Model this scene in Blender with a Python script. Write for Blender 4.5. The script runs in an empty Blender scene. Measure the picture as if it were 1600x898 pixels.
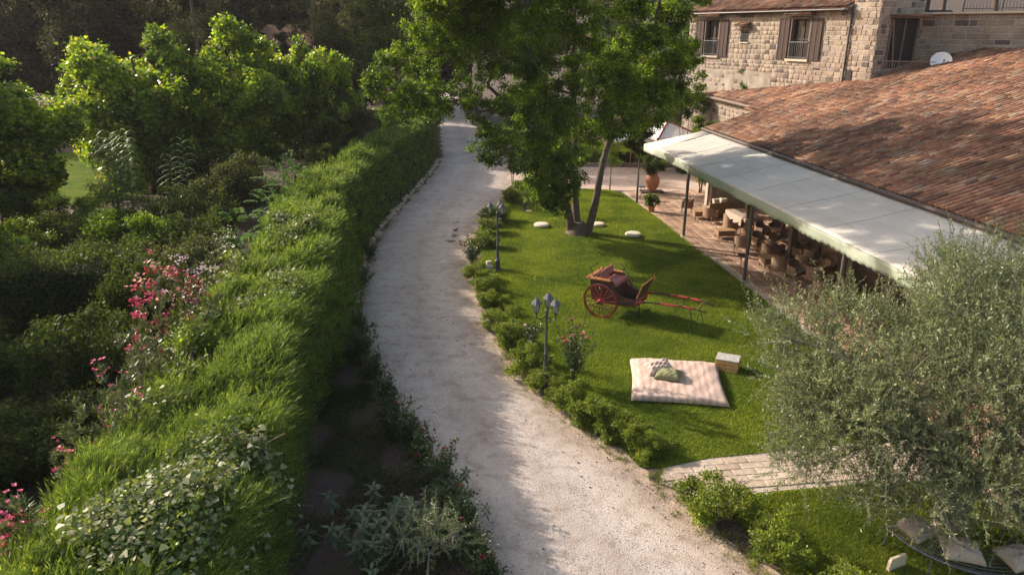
import bpy, bmesh, math, random
import numpy as np
from mathutils import Vector, Matrix, Euler
from mathutils.geometry import tessellate_polygon
R = math.radians
SC = bpy.context.scene
COL = SC.collection
# ---------------------------------------------------------------- camera, light, exposure
cam_d = bpy.data.cameras.new('camera'); cam = bpy.data.objects.new('camera', cam_d); COL.objects.link(cam)
cam.location = (0, 0, 9.5); cam.rotation_euler = (R(90-19.65), 0, 0)
cam_d.sensor_width = 36; cam_d.lens = 36*1120/1600; cam_d.clip_start = .1; cam_d.clip_end = 1500
SC.camera = cam
SUN_EL, SUN_AZ = 27.0, (-.86, .51)
w = bpy.data.worlds.new('World'); SC.world = w; w.use_nodes = True
nt = w.node_tree; bg = nt.nodes['Background']; sky = nt.nodes.new('ShaderNodeTexSky')
sky.sky_type = 'NISHITA'; sky.sun_disc = False; sky.sun_elevation = R(SUN_EL)
sky.sun_rotation = math.atan2(SUN_AZ[0], SUN_AZ[1]) % (2*math.pi); sky.air_density = 1.0; sky.dust_density = 2.5
tint = nt.nodes.new('ShaderNodeMix'); tint.data_type = 'RGBA'; tint.blend_type = 'MULTIPLY'; tint.inputs[0].default_value = 1; tint.inputs[7].default_value = (1.14, 1.0, .84, 1)
nt.links.new(sky.outputs[0], tint.inputs[6]); nt.links.new(tint.outputs[2], bg.inputs[0]); bg.inputs[1].default_value = .15
sd = bpy.data.lights.new('sun', 'SUN'); sd.energy = 3.9; sd.angle = R(.53); sd.color = (1, .87, .72)
sun = bpy.data.objects.new('sun', sd); COL.objects.link(sun)
sv = Vector((SUN_AZ[0]*math.cos(R(SUN_EL)), SUN_AZ[1]*math.cos(R(SUN_EL)), math.sin(R(SUN_EL))))
sun.rotation_euler = sv.to_track_quat('Z', 'Y').to_euler(); sun.location = (-30, 20, 30)
vs = SC.view_settings; vs.view_transform = 'Standard'; vs.look = 'None'; vs.exposure = 1.02; vs.gamma = 1
# ---------------------------------------------------------------- helpers
rng = np.random.default_rng(7); rnd = random.Random(5)

def tag(o, label=None, cat=None, group=None, kind=None):
    if label: o['label'] = label
    if cat: o['category'] = cat
    if group: o['group'] = group
    if kind: o['kind'] = kind
    return o
def thing(name, label, cat, loc=(0, 0, 0), rz=0, group=None):
    o = bpy.data.objects.new(name, None); COL.objects.link(o); o.empty_display_size = .2
    o.location = loc; o.rotation_euler = (0, 0, rz)
    return tag(o, label, cat, group)
def link(name, me, parent=None, loc=None):
    o = bpy.data.objects.new(name, me); COL.objects.link(o)
    if parent: o.parent = parent
    if loc is not None: o.location = loc
    return o
def children(o): return [c for c in CH.get(o.name, [])]
def copy_tree(root, loc, rz=None, label=None, scale=None):
    def rec(o, par):
        c = o.copy(); COL.objects.link(c); c.parent = par
        for ch in list(o.children): rec(ch, c)
        return c
    c = rec(root, None); c.location = loc
    if rz is not None: c.rotation_euler = (0, 0, rz)
    if scale is not None: c.scale = scale if hasattr(scale, '__len__') else (scale,)*3
    if label: c['label'] = label
    return c

class MB:
    def __init__(s): s.v = []; s.f = []; s.m = []
    def add(s, vs, fs, mi=0):
        b = len(s.v); s.v += [tuple(v) for v in vs]; s.f += [tuple(b+i for i in f) for f in fs]; s.m += [mi]*len(fs); return s
    def box(s, c, size, rz=0, mi=0, M=None):
        x, y, z = size[0]/2, size[1]/2, size[2]/2
        M = M or Matrix.Rotation(rz, 3, 'Z'); c = Vector(c)
        vs = [c + M @ Vector((a*x, b*y, d*z)) for d in (-1, 1) for b in (-1, 1) for a in (-1, 1)]
        return s.add(vs, [(0,2,3,1),(4,5,7,6),(0,1,5,4),(2,6,7,3),(0,4,6,2),(1,3,7,5)], mi)
    def tube(s, pts, r, n=6, mi=0, caps=True):
        pts = [Vector(p) for p in pts]
        rr = r if hasattr(r, '__len__') else [r]*len(pts)
        b = len(s.v); prev = None
        for i, p in enumerate(pts):
            d = (pts[min(i+1, len(pts)-1)]-pts[max(i-1, 0)]).normalized()
            if prev is None:
                a = d.cross(Vector((0, 0, 1)))
                if a.length < .05: a = d.cross(Vector((1, 0, 0)))
            else: a = prev - d*prev.dot(d)
            a.normalize(); prev = a; c = d.cross(a)
            for k in range(n):
                t = 2*math.pi*k/n; s.v.append(tuple(p + (a*math.cos(t)+c*math.sin(t))*rr[i]))
        for i in range(len(pts)-1):
            for k in range(n):
                s.f.append((b+i*n+k, b+i*n+(k+1) % n, b+(i+1)*n+(k+1) % n, b+(i+1)*n+k)); s.m.append(mi)
        if caps:
            s.f.append(tuple(b+k for k in range(n))[::-1]); s.m.append(mi)
            e = b+(len(pts)-1)*n; s.f.append(tuple(e+k for k in range(n))); s.m.append(mi)
        return s
    def lathe(s, prof, c=(0, 0, 0), n=16, mi=0):
        b = len(s.v); c = Vector(c)
        for r, z in prof:
            for k in range(n):
                t = 2*math.pi*k/n; s.v.append((c.x+r*math.cos(t), c.y+r*math.sin(t), c.z+z))
        for i in range(len(prof)-1):
            for k in range(n):
                s.f.append((b+i*n+k, b+i*n+(k+1) % n, b+(i+1)*n+(k+1) % n, b+(i+1)*n+k)); s.m.append(mi)
        s.f.append(tuple(b+k for k in range(n))[::-1]); s.m.append(mi)
        e = b+(len(prof)-1)*n; s.f.append(tuple(e+k for k in range(n))); s.m.append(mi)
        return s
    def prism(s, outline, a, bb, mi=0):
        """outline = list of 3D points on one face; extruded by vector a->bb difference"""
        d = Vector(bb)-Vector(a); n = len(outline)
        vs = [Vector(p) for p in outline] + [Vector(p)+d for p in outline]
        tr = tessellate_polygon([[Vector(p) for p in outline]])
        fs = [tuple(t) for t in tr] + [tuple(i+n for i in t[::-1]) for t in tr]
        fs += [(i, (i+1) % n, n+(i+1) % n, n+i) for i in range(n)]
        return s.add(vs, fs, mi)
    def build(s, name, mats, parent=None, smooth=False, loc=None, bevel=0):
        me = bpy.data.meshes.new(name); me.from_pydata(s.v, [], s.f)
        mats = mats if isinstance(mats, (list, tuple)) else [mats]
        for m in mats: me.materials.append(m)
        me.polygons.foreach_set('material_index', s.m)
        bm = bmesh.new(); bm.from_mesh(me); bmesh.ops.recalc_face_normals(bm, faces=bm.faces)
        if bevel: bmesh.ops.bevel(bm, geom=[e for e in bm.edges if len(e.link_faces) == 2 and e.calc_face_angle(0) > .5], offset=bevel, segments=2, affect='EDGES', clamp_overlap=True)
        bm.to_mesh(me); bm.free()
        if smooth:
            me.polygons.foreach_set('use_smooth', [True]*len(me.polygons))
            try: me.set_sharp_from_angle(angle=R(40))
            except Exception: pass
        me.update()
        return link(name, me, parent, loc)

def raw_mesh(name, V, F, k, mats, mi=None):
    """numpy mesh of k-gons: V (n,3), F (m,k)"""
    me = bpy.data.meshes.new(name); n, m = len(V), len(F)
    me.vertices.add(n); me.vertices.foreach_set('co', np.ascontiguousarray(V, dtype=np.float32).ravel())
    me.loops.add(m*k); me.loops.foreach_set('vertex_index', np.ascontiguousarray(F, dtype=np.int32).ravel())
    me.polygons.add(m); me.polygons.foreach_set('loop_start', np.arange(0, m*k, k, dtype=np.int32))
    for q in (mats if isinstance(mats, (list, tuple)) else [mats]): me.materials.append(q)
    if mi is not None: me.polygons.foreach_set('material_index', np.asarray(mi, dtype=np.int32))
    me.update(calc_edges=True)
    return me
def unit(a): return a/np.maximum(np.linalg.norm(a, axis=-1, keepdims=True), 1e-9)
def rdir(n, g=rng): return unit(g.normal(size=(n, 3)))
def leaf_arrays(P, D, N, L, W, fold=.12):
    """quad leaves: base P, direction D, approx normal N, length L, width W (arrays)"""
    L = np.broadcast_to(np.asarray(L, float), (len(P),))[:, None]; W = np.broadcast_to(np.asarray(W, float), (len(P),))[:, None]
    D = unit(D); S = unit(np.cross(D, N)); Nn = np.cross(S, D)
    mid = P + D*L*.45
    V = np.stack([P, mid+S*W*.5+Nn*W*fold, P+D*L-Nn*L*.08, mid-S*W*.5+Nn*W*fold], 1).reshape(-1, 3)
    F = np.arange(len(V)).reshape(-1, 4)
    return V, F
def tri_arrays(P, D, S, L, W):
    L = np.broadcast_to(np.asarray(L, float), (len(P),))[:, None]; W = np.broadcast_to(np.asarray(W, float), (len(P),))[:, None]
    D = unit(D); S = unit(np.cross(D, S))
    V = np.stack([P-S*W*.5, P+S*W*.5, P+D*L], 1).reshape(-1, 3)
    return V, np.arange(len(V)).reshape(-1, 3)
def blob_leaves(clumps, n, L, W, g, sub=12, subr=.42, out=.6, droop=0., up=.5, shell=.55, flat=.8):
    """leaves spread on clumps of sub-clumps. clumps: rows x,y,z,r"""
    C = np.array(clumps, float); wgt = C[:, 3]**2; wgt /= wgt.sum()
    ci = g.choice(len(C), n, p=wgt)
    SD = rdir(len(C)*sub, g).reshape(len(C), sub, 3); SD[..., 2] = SD[..., 2]*flat + .1
    SR = C[:, None, 3:4]*(.45+.45*g.random((len(C), sub, 1)))
    SCn = C[:, None, :3] + SD*SR
    SS = C[:, None, 3]*subr*(.7+.6*g.random((len(C), sub)))
    si = g.integers(0, sub, n)
    c = SCn[ci, si]; r = SS[ci, si]
    u = rdir(n, g); rad = np.minimum(1.5, np.abs(.62+.30*g.normal(size=n)))
    P = c + u*(r*rad)[:, None]*np.array([1, 1, .8])
    D = unit(u*out + rdir(n, g)*.7 + np.array([0, 0, -droop]))
    N = unit(rdir(n, g)*.8 + u*.5 + np.array([0, 0, up]))
    s = .7+.6*g.random(n)
    return leaf_arrays(P, D, N, L*s, W*s)

# ---------------------------------------------------------------- materials
def newmat(name):
    m = bpy.data.materials.new(name); m.use_nodes = True; t = m.node_tree
    return m, t, t.nodes['Principled BSDF'], t.nodes['Material Output']
def ramp(t, cols, interp='LINEAR'):
    r = t.nodes.new('ShaderNodeValToRGB'); r.color_ramp.interpolation = interp; e = r.color_ramp.elements
    while len(e) < len(cols): e.new(.5)
    for i, c in enumerate(cols):
        p, c = c if isinstance(c[0], (int, float)) and hasattr(c[1], '__len__') else (i/(len(cols)-1), c)
        e[i].position = p; e[i].color = (*c, 1)
    return r
def noise(t, scale, detail=4, rough=.55, co='Object', vec=None, dist=0):
    n = t.nodes.new('ShaderNodeTexNoise'); n.inputs['Scale'].default_value = scale; n.inputs['Detail'].default_value = detail
    n.inputs['Roughness'].default_value = rough; n.inputs['Distortion'].default_value = dist
    if vec is None:
        tc = t.nodes.new('ShaderNodeTexCoord'); vec = tc.outputs[co]
    t.links.new(vec, n.inputs['Vector']); return n
def mixc(t, a, b, fac, mode='MIX'):
    m = t.nodes.new('ShaderNodeMix'); m.data_type = 'RGBA'; m.blend_type = mode
    for s, v in ((m.inputs[0], fac), (m.inputs[6], a), (m.inputs[7], b)):
        if hasattr(v, 'links') or hasattr(v, 'is_linked'): t.links.new(v, s)
        elif isinstance(v, (int, float)): s.default_value = v
        else: s.default_value = (*v, 1)
    return m.outputs[2]
def bump(t, b, h, strength=.5, dist=.02):
    n = t.nodes.new('ShaderNodeBump'); n.inputs['Strength'].default_value = strength; n.inputs['Distance'].default_value = dist
    t.links.new(h, n.inputs['Height']); t.links.new(n.outputs[0], b.inputs['Normal'])
def leafmat(name, cols, trans=.35, rough=.5, tint=(1.35, 1.5, .5), big=.35, back=None, spec=.4, rg=((.62, .66, .6), (1.25, 1.2, 1.1))):
    m, t, b, o = newmat(name)
    geo = t.nodes.new('ShaderNodeNewGeometry'); r = ramp(t, cols); t.links.new(geo.outputs['Random Per Island'], r.inputs[0])
    n = noise(t, big, 2); r2 = ramp(t, [(.37, rg[0]), (.63, rg[1])]); t.links.new(n.outputs[0], r2.inputs[0])
    c = mixc(t, r.outputs[0], r2.outputs[0], 1., 'MULTIPLY')
    if back: c = mixc(t, c, back, geo.outputs['Backfacing'])
    t.links.new(c, b.inputs['Base Color']); b.inputs['Roughness'].default_value = rough
    b.inputs['Specular IOR Level'].default_value = spec
    tr = t.nodes.new('ShaderNodeBsdfTranslucent'); c2 = mixc(t, c, tint, 1., 'MULTIPLY'); t.links.new(c2, tr.inputs[0])
    ms = t.nodes.new('ShaderNodeMixShader'); ms.inputs[0].default_value = trans
    t.links.new(b.outputs[0], ms.inputs[1]); t.links.new(tr.outputs[0], ms.inputs[2]); t.links.new(ms.outputs[0], o.inputs[0])
    return m
def plain(name, col, rough=.6, metal=0, var=.25, scale=6, bmp=.15, col2=None, bd=.01, rand=False):
    m, t, b, o = newmat(name)
    n = noise(t, scale, 5); c2 = col2 or tuple(x*(1-var) for x in col); c1 = tuple(min(1, x*(1+var*.5)) for x in col)
    r = ramp(t, [(.3, c2), (.7, c1)]); t.links.new(n.outputs[0], r.inputs[0]); c = r.outputs[0]
    if rand:
        oi = t.nodes.new('ShaderNodeObjectInfo'); rr = ramp(t, [(.75,)*3, (1.2, 1.17, 1.12)]); t.links.new(oi.outputs['Random'], rr.inputs[0])
        c = mixc(t, c, rr.outputs[0], 1., 'MULTIPLY')
    t.links.new(c, b.inputs['Base Color']); b.inputs['Roughness'].default_value = rough; b.inputs['Metallic'].default_value = metal
    if bmp: bump(t, b, noise(t, scale*6, 4).outputs[0], bmp, bd)
    return m
def piecemat(name, cols, island=True, lich=0, rough=.85, stain=((.5, .48, .45), (1.1, 1.08, 1.05)), sscale=.6, bscale=25, bs=.5):
    """stone / tile / brick colour picked per piece"""
    m, t, b, o = newmat(name)
    if island: src = t.nodes.new('ShaderNodeNewGeometry').outputs['Random Per Island']
    else: src = t.nodes.new('ShaderNodeObjectInfo').outputs['Random']
    r = ramp(t, cols); t.links.new(src, r.inputs[0])
    tc = t.nodes.new('ShaderNodeNewGeometry')
    n = noise(t, sscale, 5, vec=tc.outputs['Position']); r2 = ramp(t, [(.3, stain[0]), (.6, stain[1])]); t.links.new(n.outputs[0], r2.inputs[0])
    n3 = noise(t, 9, 4, vec=tc.outputs['Position']); r3 = ramp(t, [(.3, (.72,)*3), (.7, (1.15,)*3)]); t.links.new(n3.outputs[0], r3.inputs[0])
    c = mixc(t, r.outputs[0], r2.outputs[0], 1., 'MULTIPLY'); c = mixc(t, c, r3.outputs[0], 1., 'MULTIPLY')
    if lich:
        n4 = noise(t, 1.7, 8, .75, vec=tc.outputs['Position']); r4 = ramp(t, [(.56, (0, 0, 0)), (.66, (lich,)*3)]); t.links.new(n4.outputs[0], r4.inputs[0]); c = mixc(t, c, (.33, .29, .24), r4.outputs[0])
        n6 = noise(t, .35, 6, .7, vec=tc.outputs['Position']); r6 = ramp(t, [(.36, (.55, .5, .5)), (.55, (1, 1, 1))]); t.links.new(n6.outputs[0], r6.inputs[0]); c = mixc(t, c, r6.outputs[0], 1., 'MULTIPLY')
    t.links.new(c, b.inputs['Base Color']); b.inputs['Roughness'].default_value = rough
    bump(t, b, noise(t, bscale, 5, vec=tc.outputs['Position']).outputs[0], bs, .015)
    return m

M = {}
TREE = [(.04, .075, .012), (.07, .12, .018), (.11, .175, .022), (.20, .26, .03)]
M['tree'] = leafmat('camphor_leaf', TREE, .55, .5, spec=.35, big=.8, rg=((.50, .56, .6), (1.65, 1.5, 1.1)))
M['poplar'] = leafmat('broad_leaf', [(.07, .13, .022), (.14, .22, .03), (.24, .32, .045), (.40, .35, .07)], .52, .42, spec=.4, big=.5, rg=((.55, .62, .6), (1.5, 1.4, 1.1)))
M['dark'] = leafmat('evergreen_leaf', [(.032, .034, .022), (.055, .055, .032), (.10, .085, .055)], .3, .7, spec=.15)
M['darkgreen'] = leafmat('shrub_leaf', [(.032, .05, .014), (.06, .085, .022), (.12, .14, .04)], .38, .62, spec=.2)
M['greygreen'] = leafmat('grey_shrub_leaf', [(.055, .07, .03), (.09, .10, .045), (.16, .16, .08)], .35, .65, spec=.2)
M['hedge'] = leafmat('hedge_spray', [(.05, .095, .022), (.12, .195, .04), (.30, .37, .09)], .42, .55, big=2.4, tint=(1.35, 1.35, .6), spec=.3)
M['hedge_in'] = plain('hedge_shade_core', (.018, .028, .010), .9, scale=4, bmp=.8, bd=.1)  # near-black core colour puts shade into the gaps of the hedges
M['box'] = leafmat('box_leaf', [(.08, .13, .018), (.14, .20, .025), (.24, .29, .04), (.36, .37, .06)], .42, .45, spec=.3)
M['ivy'] = leafmat('ivy_leaf', [(.06, .11, .03), (.11, .16, .06), (.22, .25, .12), (.45, .42, .30)], .3, .5, spec=.35, big=1.5)
M['olive'] = leafmat('olive_leaf', [(.055, .09, .028), (.11, .15, .05), (.21, .25, .09), (.44, .46, .24)], .3, .42, back=(.27, .31, .18), tint=(1.2, 1.3, .6), spec=.6)
M['oleander'] = leafmat('oleander_leaf', [(.06, .09, .035), (.11, .14, .06), (.28, .26, .17)], .25, .38, spec=.7)
M['rose'] = leafmat('rose_leaf', [(.03, .06, .02), (.06, .095, .03), (.10, .12, .05)], .25, .4)
M['sage'] = leafmat('sage_leaf', [(.06, .10, .05), (.09, .14, .07), (.13, .18, .10)], .2, .45)
M['reed'] = leafmat('reed_leaf', [(.08, .15, .04), (.14, .22, .07), (.24, .3, .12)], .4, .5)
M['sumac'] = leafmat('feather_leaf', [(.06, .14, .02), (.10, .21, .03), (.16, .28, .04)], .45, .45)
M['grass'] = leafmat('grass_blade', [(.085, .14, .016), (.135, .195, .022), (.195, .25, .032), (.28, .29, .06)], .4, .6, big=.45, spec=.2, rg=((.68, .74, .7), (1.35, 1.2, 1.15)))
M['dry'] = leafmat('dry_weed', [(.12, .14, .05), (.22, .2, .09), (.3, .24, .14)], .25, .7)
M['litter'] = leafmat('leaf_litter', [(.07, .035, .02), (.14, .08, .04), (.2, .15, .08)], .1, .8)
def petal(name, a, b2): return leafmat(name, [a, b2], .35, .5, tint=(1.1, .8, .9))
M['pink'] = petal('pink_petal', (.62, .05, .18), (.75, .16, .30)); M['red'] = petal('red_petal', (.42, .012, .05), (.6, .03, .10))
M['lilac'] = petal('white_petal', (.62, .58, .68), (.8, .76, .8)); M['blush'] = petal('blush_petal', (.85, .38, .32), (.9, .6, .5))
M['white_fl'] = petal('cream_petal', (.8, .78, .7), (.85, .85, .8))
M['bark'] = plain('bark', (.14, .10, .075), .9, scale=5, bmp=1, bd=.03, var=.45)
M['bark_pale'] = plain('pale_bark', (.30, .27, .21), .9, scale=6, bmp=1, bd=.02, var=.4)
M['soil'] = plain('soil', (.085, .058, .048), .95, scale=1.5, bmp=1, bd=.05, var=.4)
M['iron'] = plain('grey_iron', (.10, .10, .11), .5, .5, scale=12)
M['iron_dark'] = plain('dark_iron', (.03, .028, .03), .5, .3, scale=12)
M['lamp_roof'] = plain('lamp_zinc', (.11, .11, .125), .8, 0, scale=12)
M['post'] = plain('brown_post_paint', (.10, .085, .08), .5, scale=4)
M['wicker'] = None
M['wood_red'] = plain('varnished_wood', (.14, .05, .028), .5, scale=7, col2=(.055, .025, .018))
M['wood_trim'] = plain('light_trim_wood', (.38, .17, .07), .4, scale=5, var=.3)
M['red_paint'] = plain('red_paint', (.38, .028, .025), .5, scale=9, var=.6, col2=(.16, .025, .02))
M['black_paint'] = plain('black_paint', (.022, .016, .016), .4, scale=8)
M['leather'] = plain('rose_leather', (.42, .16, .14), .45, scale=7, var=.25)
M['shutter'] = plain('brown_shutter', (.05, .024, .018), .7, scale=9, var=.35)
M['frame'] = plain('weathered_frame', (.16, .115, .09), .7, scale=9)
M['mortar'] = plain('mortar', (.44, .375, .32), .95, scale=3, bmp=.8, bd=.02, var=.3)
M['plaster'] = plain('old_plaster', (.36, .31, .26), .95, scale=1.3, bmp=.8, bd=.02, var=.4)
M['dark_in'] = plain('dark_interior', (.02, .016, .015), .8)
M['glass'] = plain('window_glass', (.02, .022, .025), .25, bmp=0)
M['terracotta'] = plain('terracotta', (.42, .19, .10), .8, scale=4, var=.25)
M['cream'] = plain('cream_fabric', (.62, .55, .45), .9, scale=14, var=.12, bmp=.3)
M['pale_stone'] = plain('pale_stone', (.52, .45, .36), .9, scale=8, rand=True)
M['olive_cloth'] = plain('green_cushion_cloth', (.22, .23, .12), .9, scale=20, var=.2, bmp=.3)
M['beige_cloth'] = plain('beige_cushion_cloth', (.45, .36, .30), .9, scale=16, var=.15, bmp=.4)
M['crate'] = plain('crate_pine', (.62, .36, .14), .7, scale=10, var=.3)
M['crate_top'] = plain('crate_lid', (.42, .42, .40), .7, scale=9, var=.4)
M['pvc'] = plain('awning_gutter', (.06, .04, .035), .5)
M['white'] = plain('white_canvas', (.75, .73, .70), .8, scale=3, var=.1)
M['stripe'] = plain('rust_stripe', (.40, .12, .06), .8)
M['dish'] = plain('satellite_dish_enamel', (.68, .70, .74), .4, bmp=0, var=.05)
TILE = [(0, (.11, .06, .045)), (.15, (.21, .10, .065)), (.5, (.28, .135, .08)), (.8, (.34, .18, .105)), (.93, (.38, .26, .17)), (1, (.22, .18, .16))]
M['tile_i'] = piecemat('roof_tile_joined', TILE, True, .55, sscale=.5); M['tile_o'] = piecemat('roof_tile_single', TILE, False, .55, sscale=.5)
STONE = [(0, (.08, .065, .065)), (.11, (.14, .11, .10)), (.15, (.25, .195, .155)), (.5, (.31, .245, .19)), (.8, (.35, .29, .24)), (1, (.26, .22, .20))]
M['stone_i'] = piecemat('wall_stone_joined', STONE, True, sscale=.9, stain=((.72, .7, .68), (1.08, 1.06, 1.02))); M['stone_o'] = piecemat('wall_stone_single', STONE, False, sscale=.9, stain=((.72, .7, .68), (1.08, 1.06, 1.02)))
PAV = [(0, (.34, .22, .16)), (.5, (.44, .29, .21)), (1, (.50, .36, .27))]
M['pav_i'] = piecemat('paver_joined', PAV, True, bscale=15, bs=.3); M['pav_o'] = piecemat('paver_single', PAV, False, bscale=15, bs=.3)
BR = [(0, (.42, .34, .28)), (.5, (.50, .42, .35)), (1, (.56, .49, .42))]
M['brick_o'] = piecemat('path_brick_face', BR, False, bscale=18, bs=.4, stain=((.75, .72, .7), (1.05, 1.03, 1)))
def wicker():
    m, t, b, o = newmat('woven_wicker')
    tc = t.nodes.new('ShaderNodeTexCoord')
    wv = t.nodes.new('ShaderNodeTexWave'); wv.inputs['Scale'].default_value = 14; wv.bands_direction = 'Z'; wv.inputs['Distortion'].default_value = 1.5
    t.links.new(tc.outputs['Object'], wv.inputs['Vector'])
    r = ramp(t, [(0, (.13, .07, .04)), (1, (.38, .23, .125))]); t.links.new(wv.outputs[0], r.inputs[0])
    t.links.new(r.outputs[0], b.inputs['Base Color']); b.inputs['Roughness'].default_value = .6
    bump(t, b, wv.outputs[0], .5, .02); return m
M['wicker'] = wicker()
def gravel():
    m, t, b, o = newmat('road_gravel')
    a = noise(t, .35, 5); r = ramp(t, [(.3, (.40, .352, .328)), (.7, (.50, .448, .415))]); t.links.new(a.outputs[0], r.inputs[0])
    v = t.nodes.new('ShaderNodeTexVoronoi'); v.inputs['Scale'].default_value = 34
    tc = t.nodes.new('ShaderNodeTexCoord'); t.links.new(tc.outputs['Object'], v.inputs['Vector'])
    r2 = ramp(t, [(0, (.84, .83, .81)), (.5, (1, 1, 1)), (1, (1.1, 1.09, 1.07))]); t.links.new(v.outputs['Color'], r2.inputs[0])
    c = mixc(t, r.outputs[0], r2.outputs[0], 1., 'MULTIPLY')
    n2 = noise(t, 2.2, 8, .7); r3 = ramp(t, [(.36, (.74, .70, .66)), (.52, (1, 1, 1))]); t.links.new(n2.outputs[0], r3.inputs[0])
    c = mixc(t, c, r3.outputs[0], 1., 'MULTIPLY')
    at = t.nodes.new('ShaderNodeAttribute'); at.attribute_name = 'across'
    n5 = noise(t, .9, 4); ma = t.nodes.new('ShaderNodeMath'); ma.operation = 'MULTIPLY_ADD'; t.links.new(n5.outputs[0], ma.inputs[0]); ma.inputs[1].default_value = .10; t.links.new(at.outputs['Fac'], ma.inputs[2])
    r5 = ramp(t, [(.05, (.80, .74, .68)), (.16, (.95, .93, .9)), (.32, (1.05, 1.05, 1.05)), (.42, (1.0, .99, .98)), (.55, (.88, .85, .82)), (.66, (1.0, .99, .98)), (.78, (1.06, 1.05, 1.04)), (.92, (.97, .93, .88)), (1, (.85, .78, .70))]); t.links.new(ma.outputs[0], r5.inputs[0])
    c = mixc(t, c, r5.outputs[0], 1., 'MULTIPLY')
    t.links.new(c, b.inputs['Base Color']); b.inputs['Roughness'].default_value = .95
    ad = t.nodes.new('ShaderNodeMath'); ad.operation = 'ADD'; t.links.new(v.outputs['Distance'], ad.inputs[0]); t.links.new(n2.outputs[0], ad.inputs[1])
    bump(t, b, ad.outputs[0], .45, .02); return m
M['gravel'] = gravel()
M['court'] = plain('court_gravel', (.50, .38, .31), .95, scale=2, bmp=.8, bd=.02, var=.2)
def ground():
    m, t, b, o = newmat('ground_soil')
    n = noise(t, .8, 8, .7); r = ramp(t, [(.3, (.055, .036, .034)), (.5, (.10, .066, .058)), (.62, (.075, .075, .03)), (.75, (.05, .075, .02))]); t.links.new(n.outputs[0], r.inputs[0])
    t.links.new(r.outputs[0], b.inputs['Base Color']); b.inputs['Roughness'].default_value = .95
    bump(t, b, noise(t, 12, 6).outputs[0], 1, .08); return m
M['ground'] = ground()
M['verge'] = plain('verge_dirt', (.40, .31, .24), .95, scale=3, bmp=.9, bd=.03, var=.4)
def turf():
    m, t, b, o = newmat('turf')
    n = noise(t, .5, 8, .65); r = ramp(t, [(.3, (.07, .12, .016)), (.5, (.11, .17, .02)), (.66, (.17, .19, .04)), (.75, (.21, .19, .07))]); t.links.new(n.outputs[0], r.inputs[0])
    n2 = noise(t, 30, 4, .7); r2 = ramp(t, [(.3, (.5, .55, .5)), (.7, (1.3, 1.25, 1.2))]); t.links.new(n2.outputs[0], r2.inputs[0])
    t.links.new(mixc(t, r.outputs[0], r2.outputs[0], 1., 'MULTIPLY'), b.inputs['Base Color']); b.inputs['Roughness'].default_value = 1; b.inputs['Specular IOR Level'].default_value = .05
    bump(t, b, n2.outputs[0], 1, .06); return m
M['turf'] = turf()
def mattress_mat():
    m, t, b, o = newmat('patterned_mattress_cloth')
    tc = t.nodes.new('ShaderNodeTexCoord'); wv = t.nodes.new('ShaderNodeTexWave'); wv.inputs['Scale'].default_value = 1.6; wv.wave_profile = 'TRI'
    wv.inputs['Distortion'].default_value = 3.; wv.inputs['Detail Scale'].default_value = 2.5; wv.inputs['Detail'].default_value = 1
    t.links.new(tc.outputs['Object'], wv.inputs['Vector'])
    r = ramp(t, [(.1, (.50, .37, .33)), (.5, (.60, .47, .42)), (.8, (.64, .53, .47))]); t.links.new(wv.outputs[0], r.inputs[0])
    vo = t.nodes.new('ShaderNodeTexVoronoi'); vo.inputs['Scale'].default_value = 7; vo.inputs['Randomness'].default_value = .15; vo.distance = 'MANHATTAN'; t.links.new(tc.outputs['Object'], vo.inputs['Vector'])
    r2 = ramp(t, [(.10, (.38, .22, .2)), (.17, (1, 1, 1)), (.42, (1, 1, 1)), (.5, (.75, .66, .6))]); t.links.new(vo.outputs['Distance'], r2.inputs[0])
    t.links.new(mixc(t, r.outputs[0], r2.outputs[0], .55, 'MULTIPLY'), b.inputs['Base Color']); b.inputs['Roughness'].default_value = .9; return m
M['mattress'] = mattress_mat()
def awning_mat(name, c1, c2, trans):
    m, t, b, o = newmat(name)
    n = noise(t, .45, 6, .6); r = ramp(t, [(.3, c2), (.65, c1)]); t.links.new(n.outputs[0], r.inputs[0])
    t.links.new(r.outputs[0], b.inputs['Base Color']); b.inputs['Roughness'].default_value = .7
    tr = t.nodes.new('ShaderNodeBsdfTranslucent'); t.links.new(r.outputs[0], tr.inputs[0])
    ms = t.nodes.new('ShaderNodeMixShader'); ms.inputs[0].default_value = trans
    t.links.new(b.outputs[0], ms.inputs[1]); t.links.new(tr.outputs[0], ms.inputs[2]); t.links.new(ms.outputs[0], o.inputs[0]); return m
M['awning'] = awning_mat('awning_canvas', (.59, .555, .50), (.47, .44, .40), .06)
M['valance'] = awning_mat('valance_canvas', (.36, .40, .32), (.25, .29, .22), .10)
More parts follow.
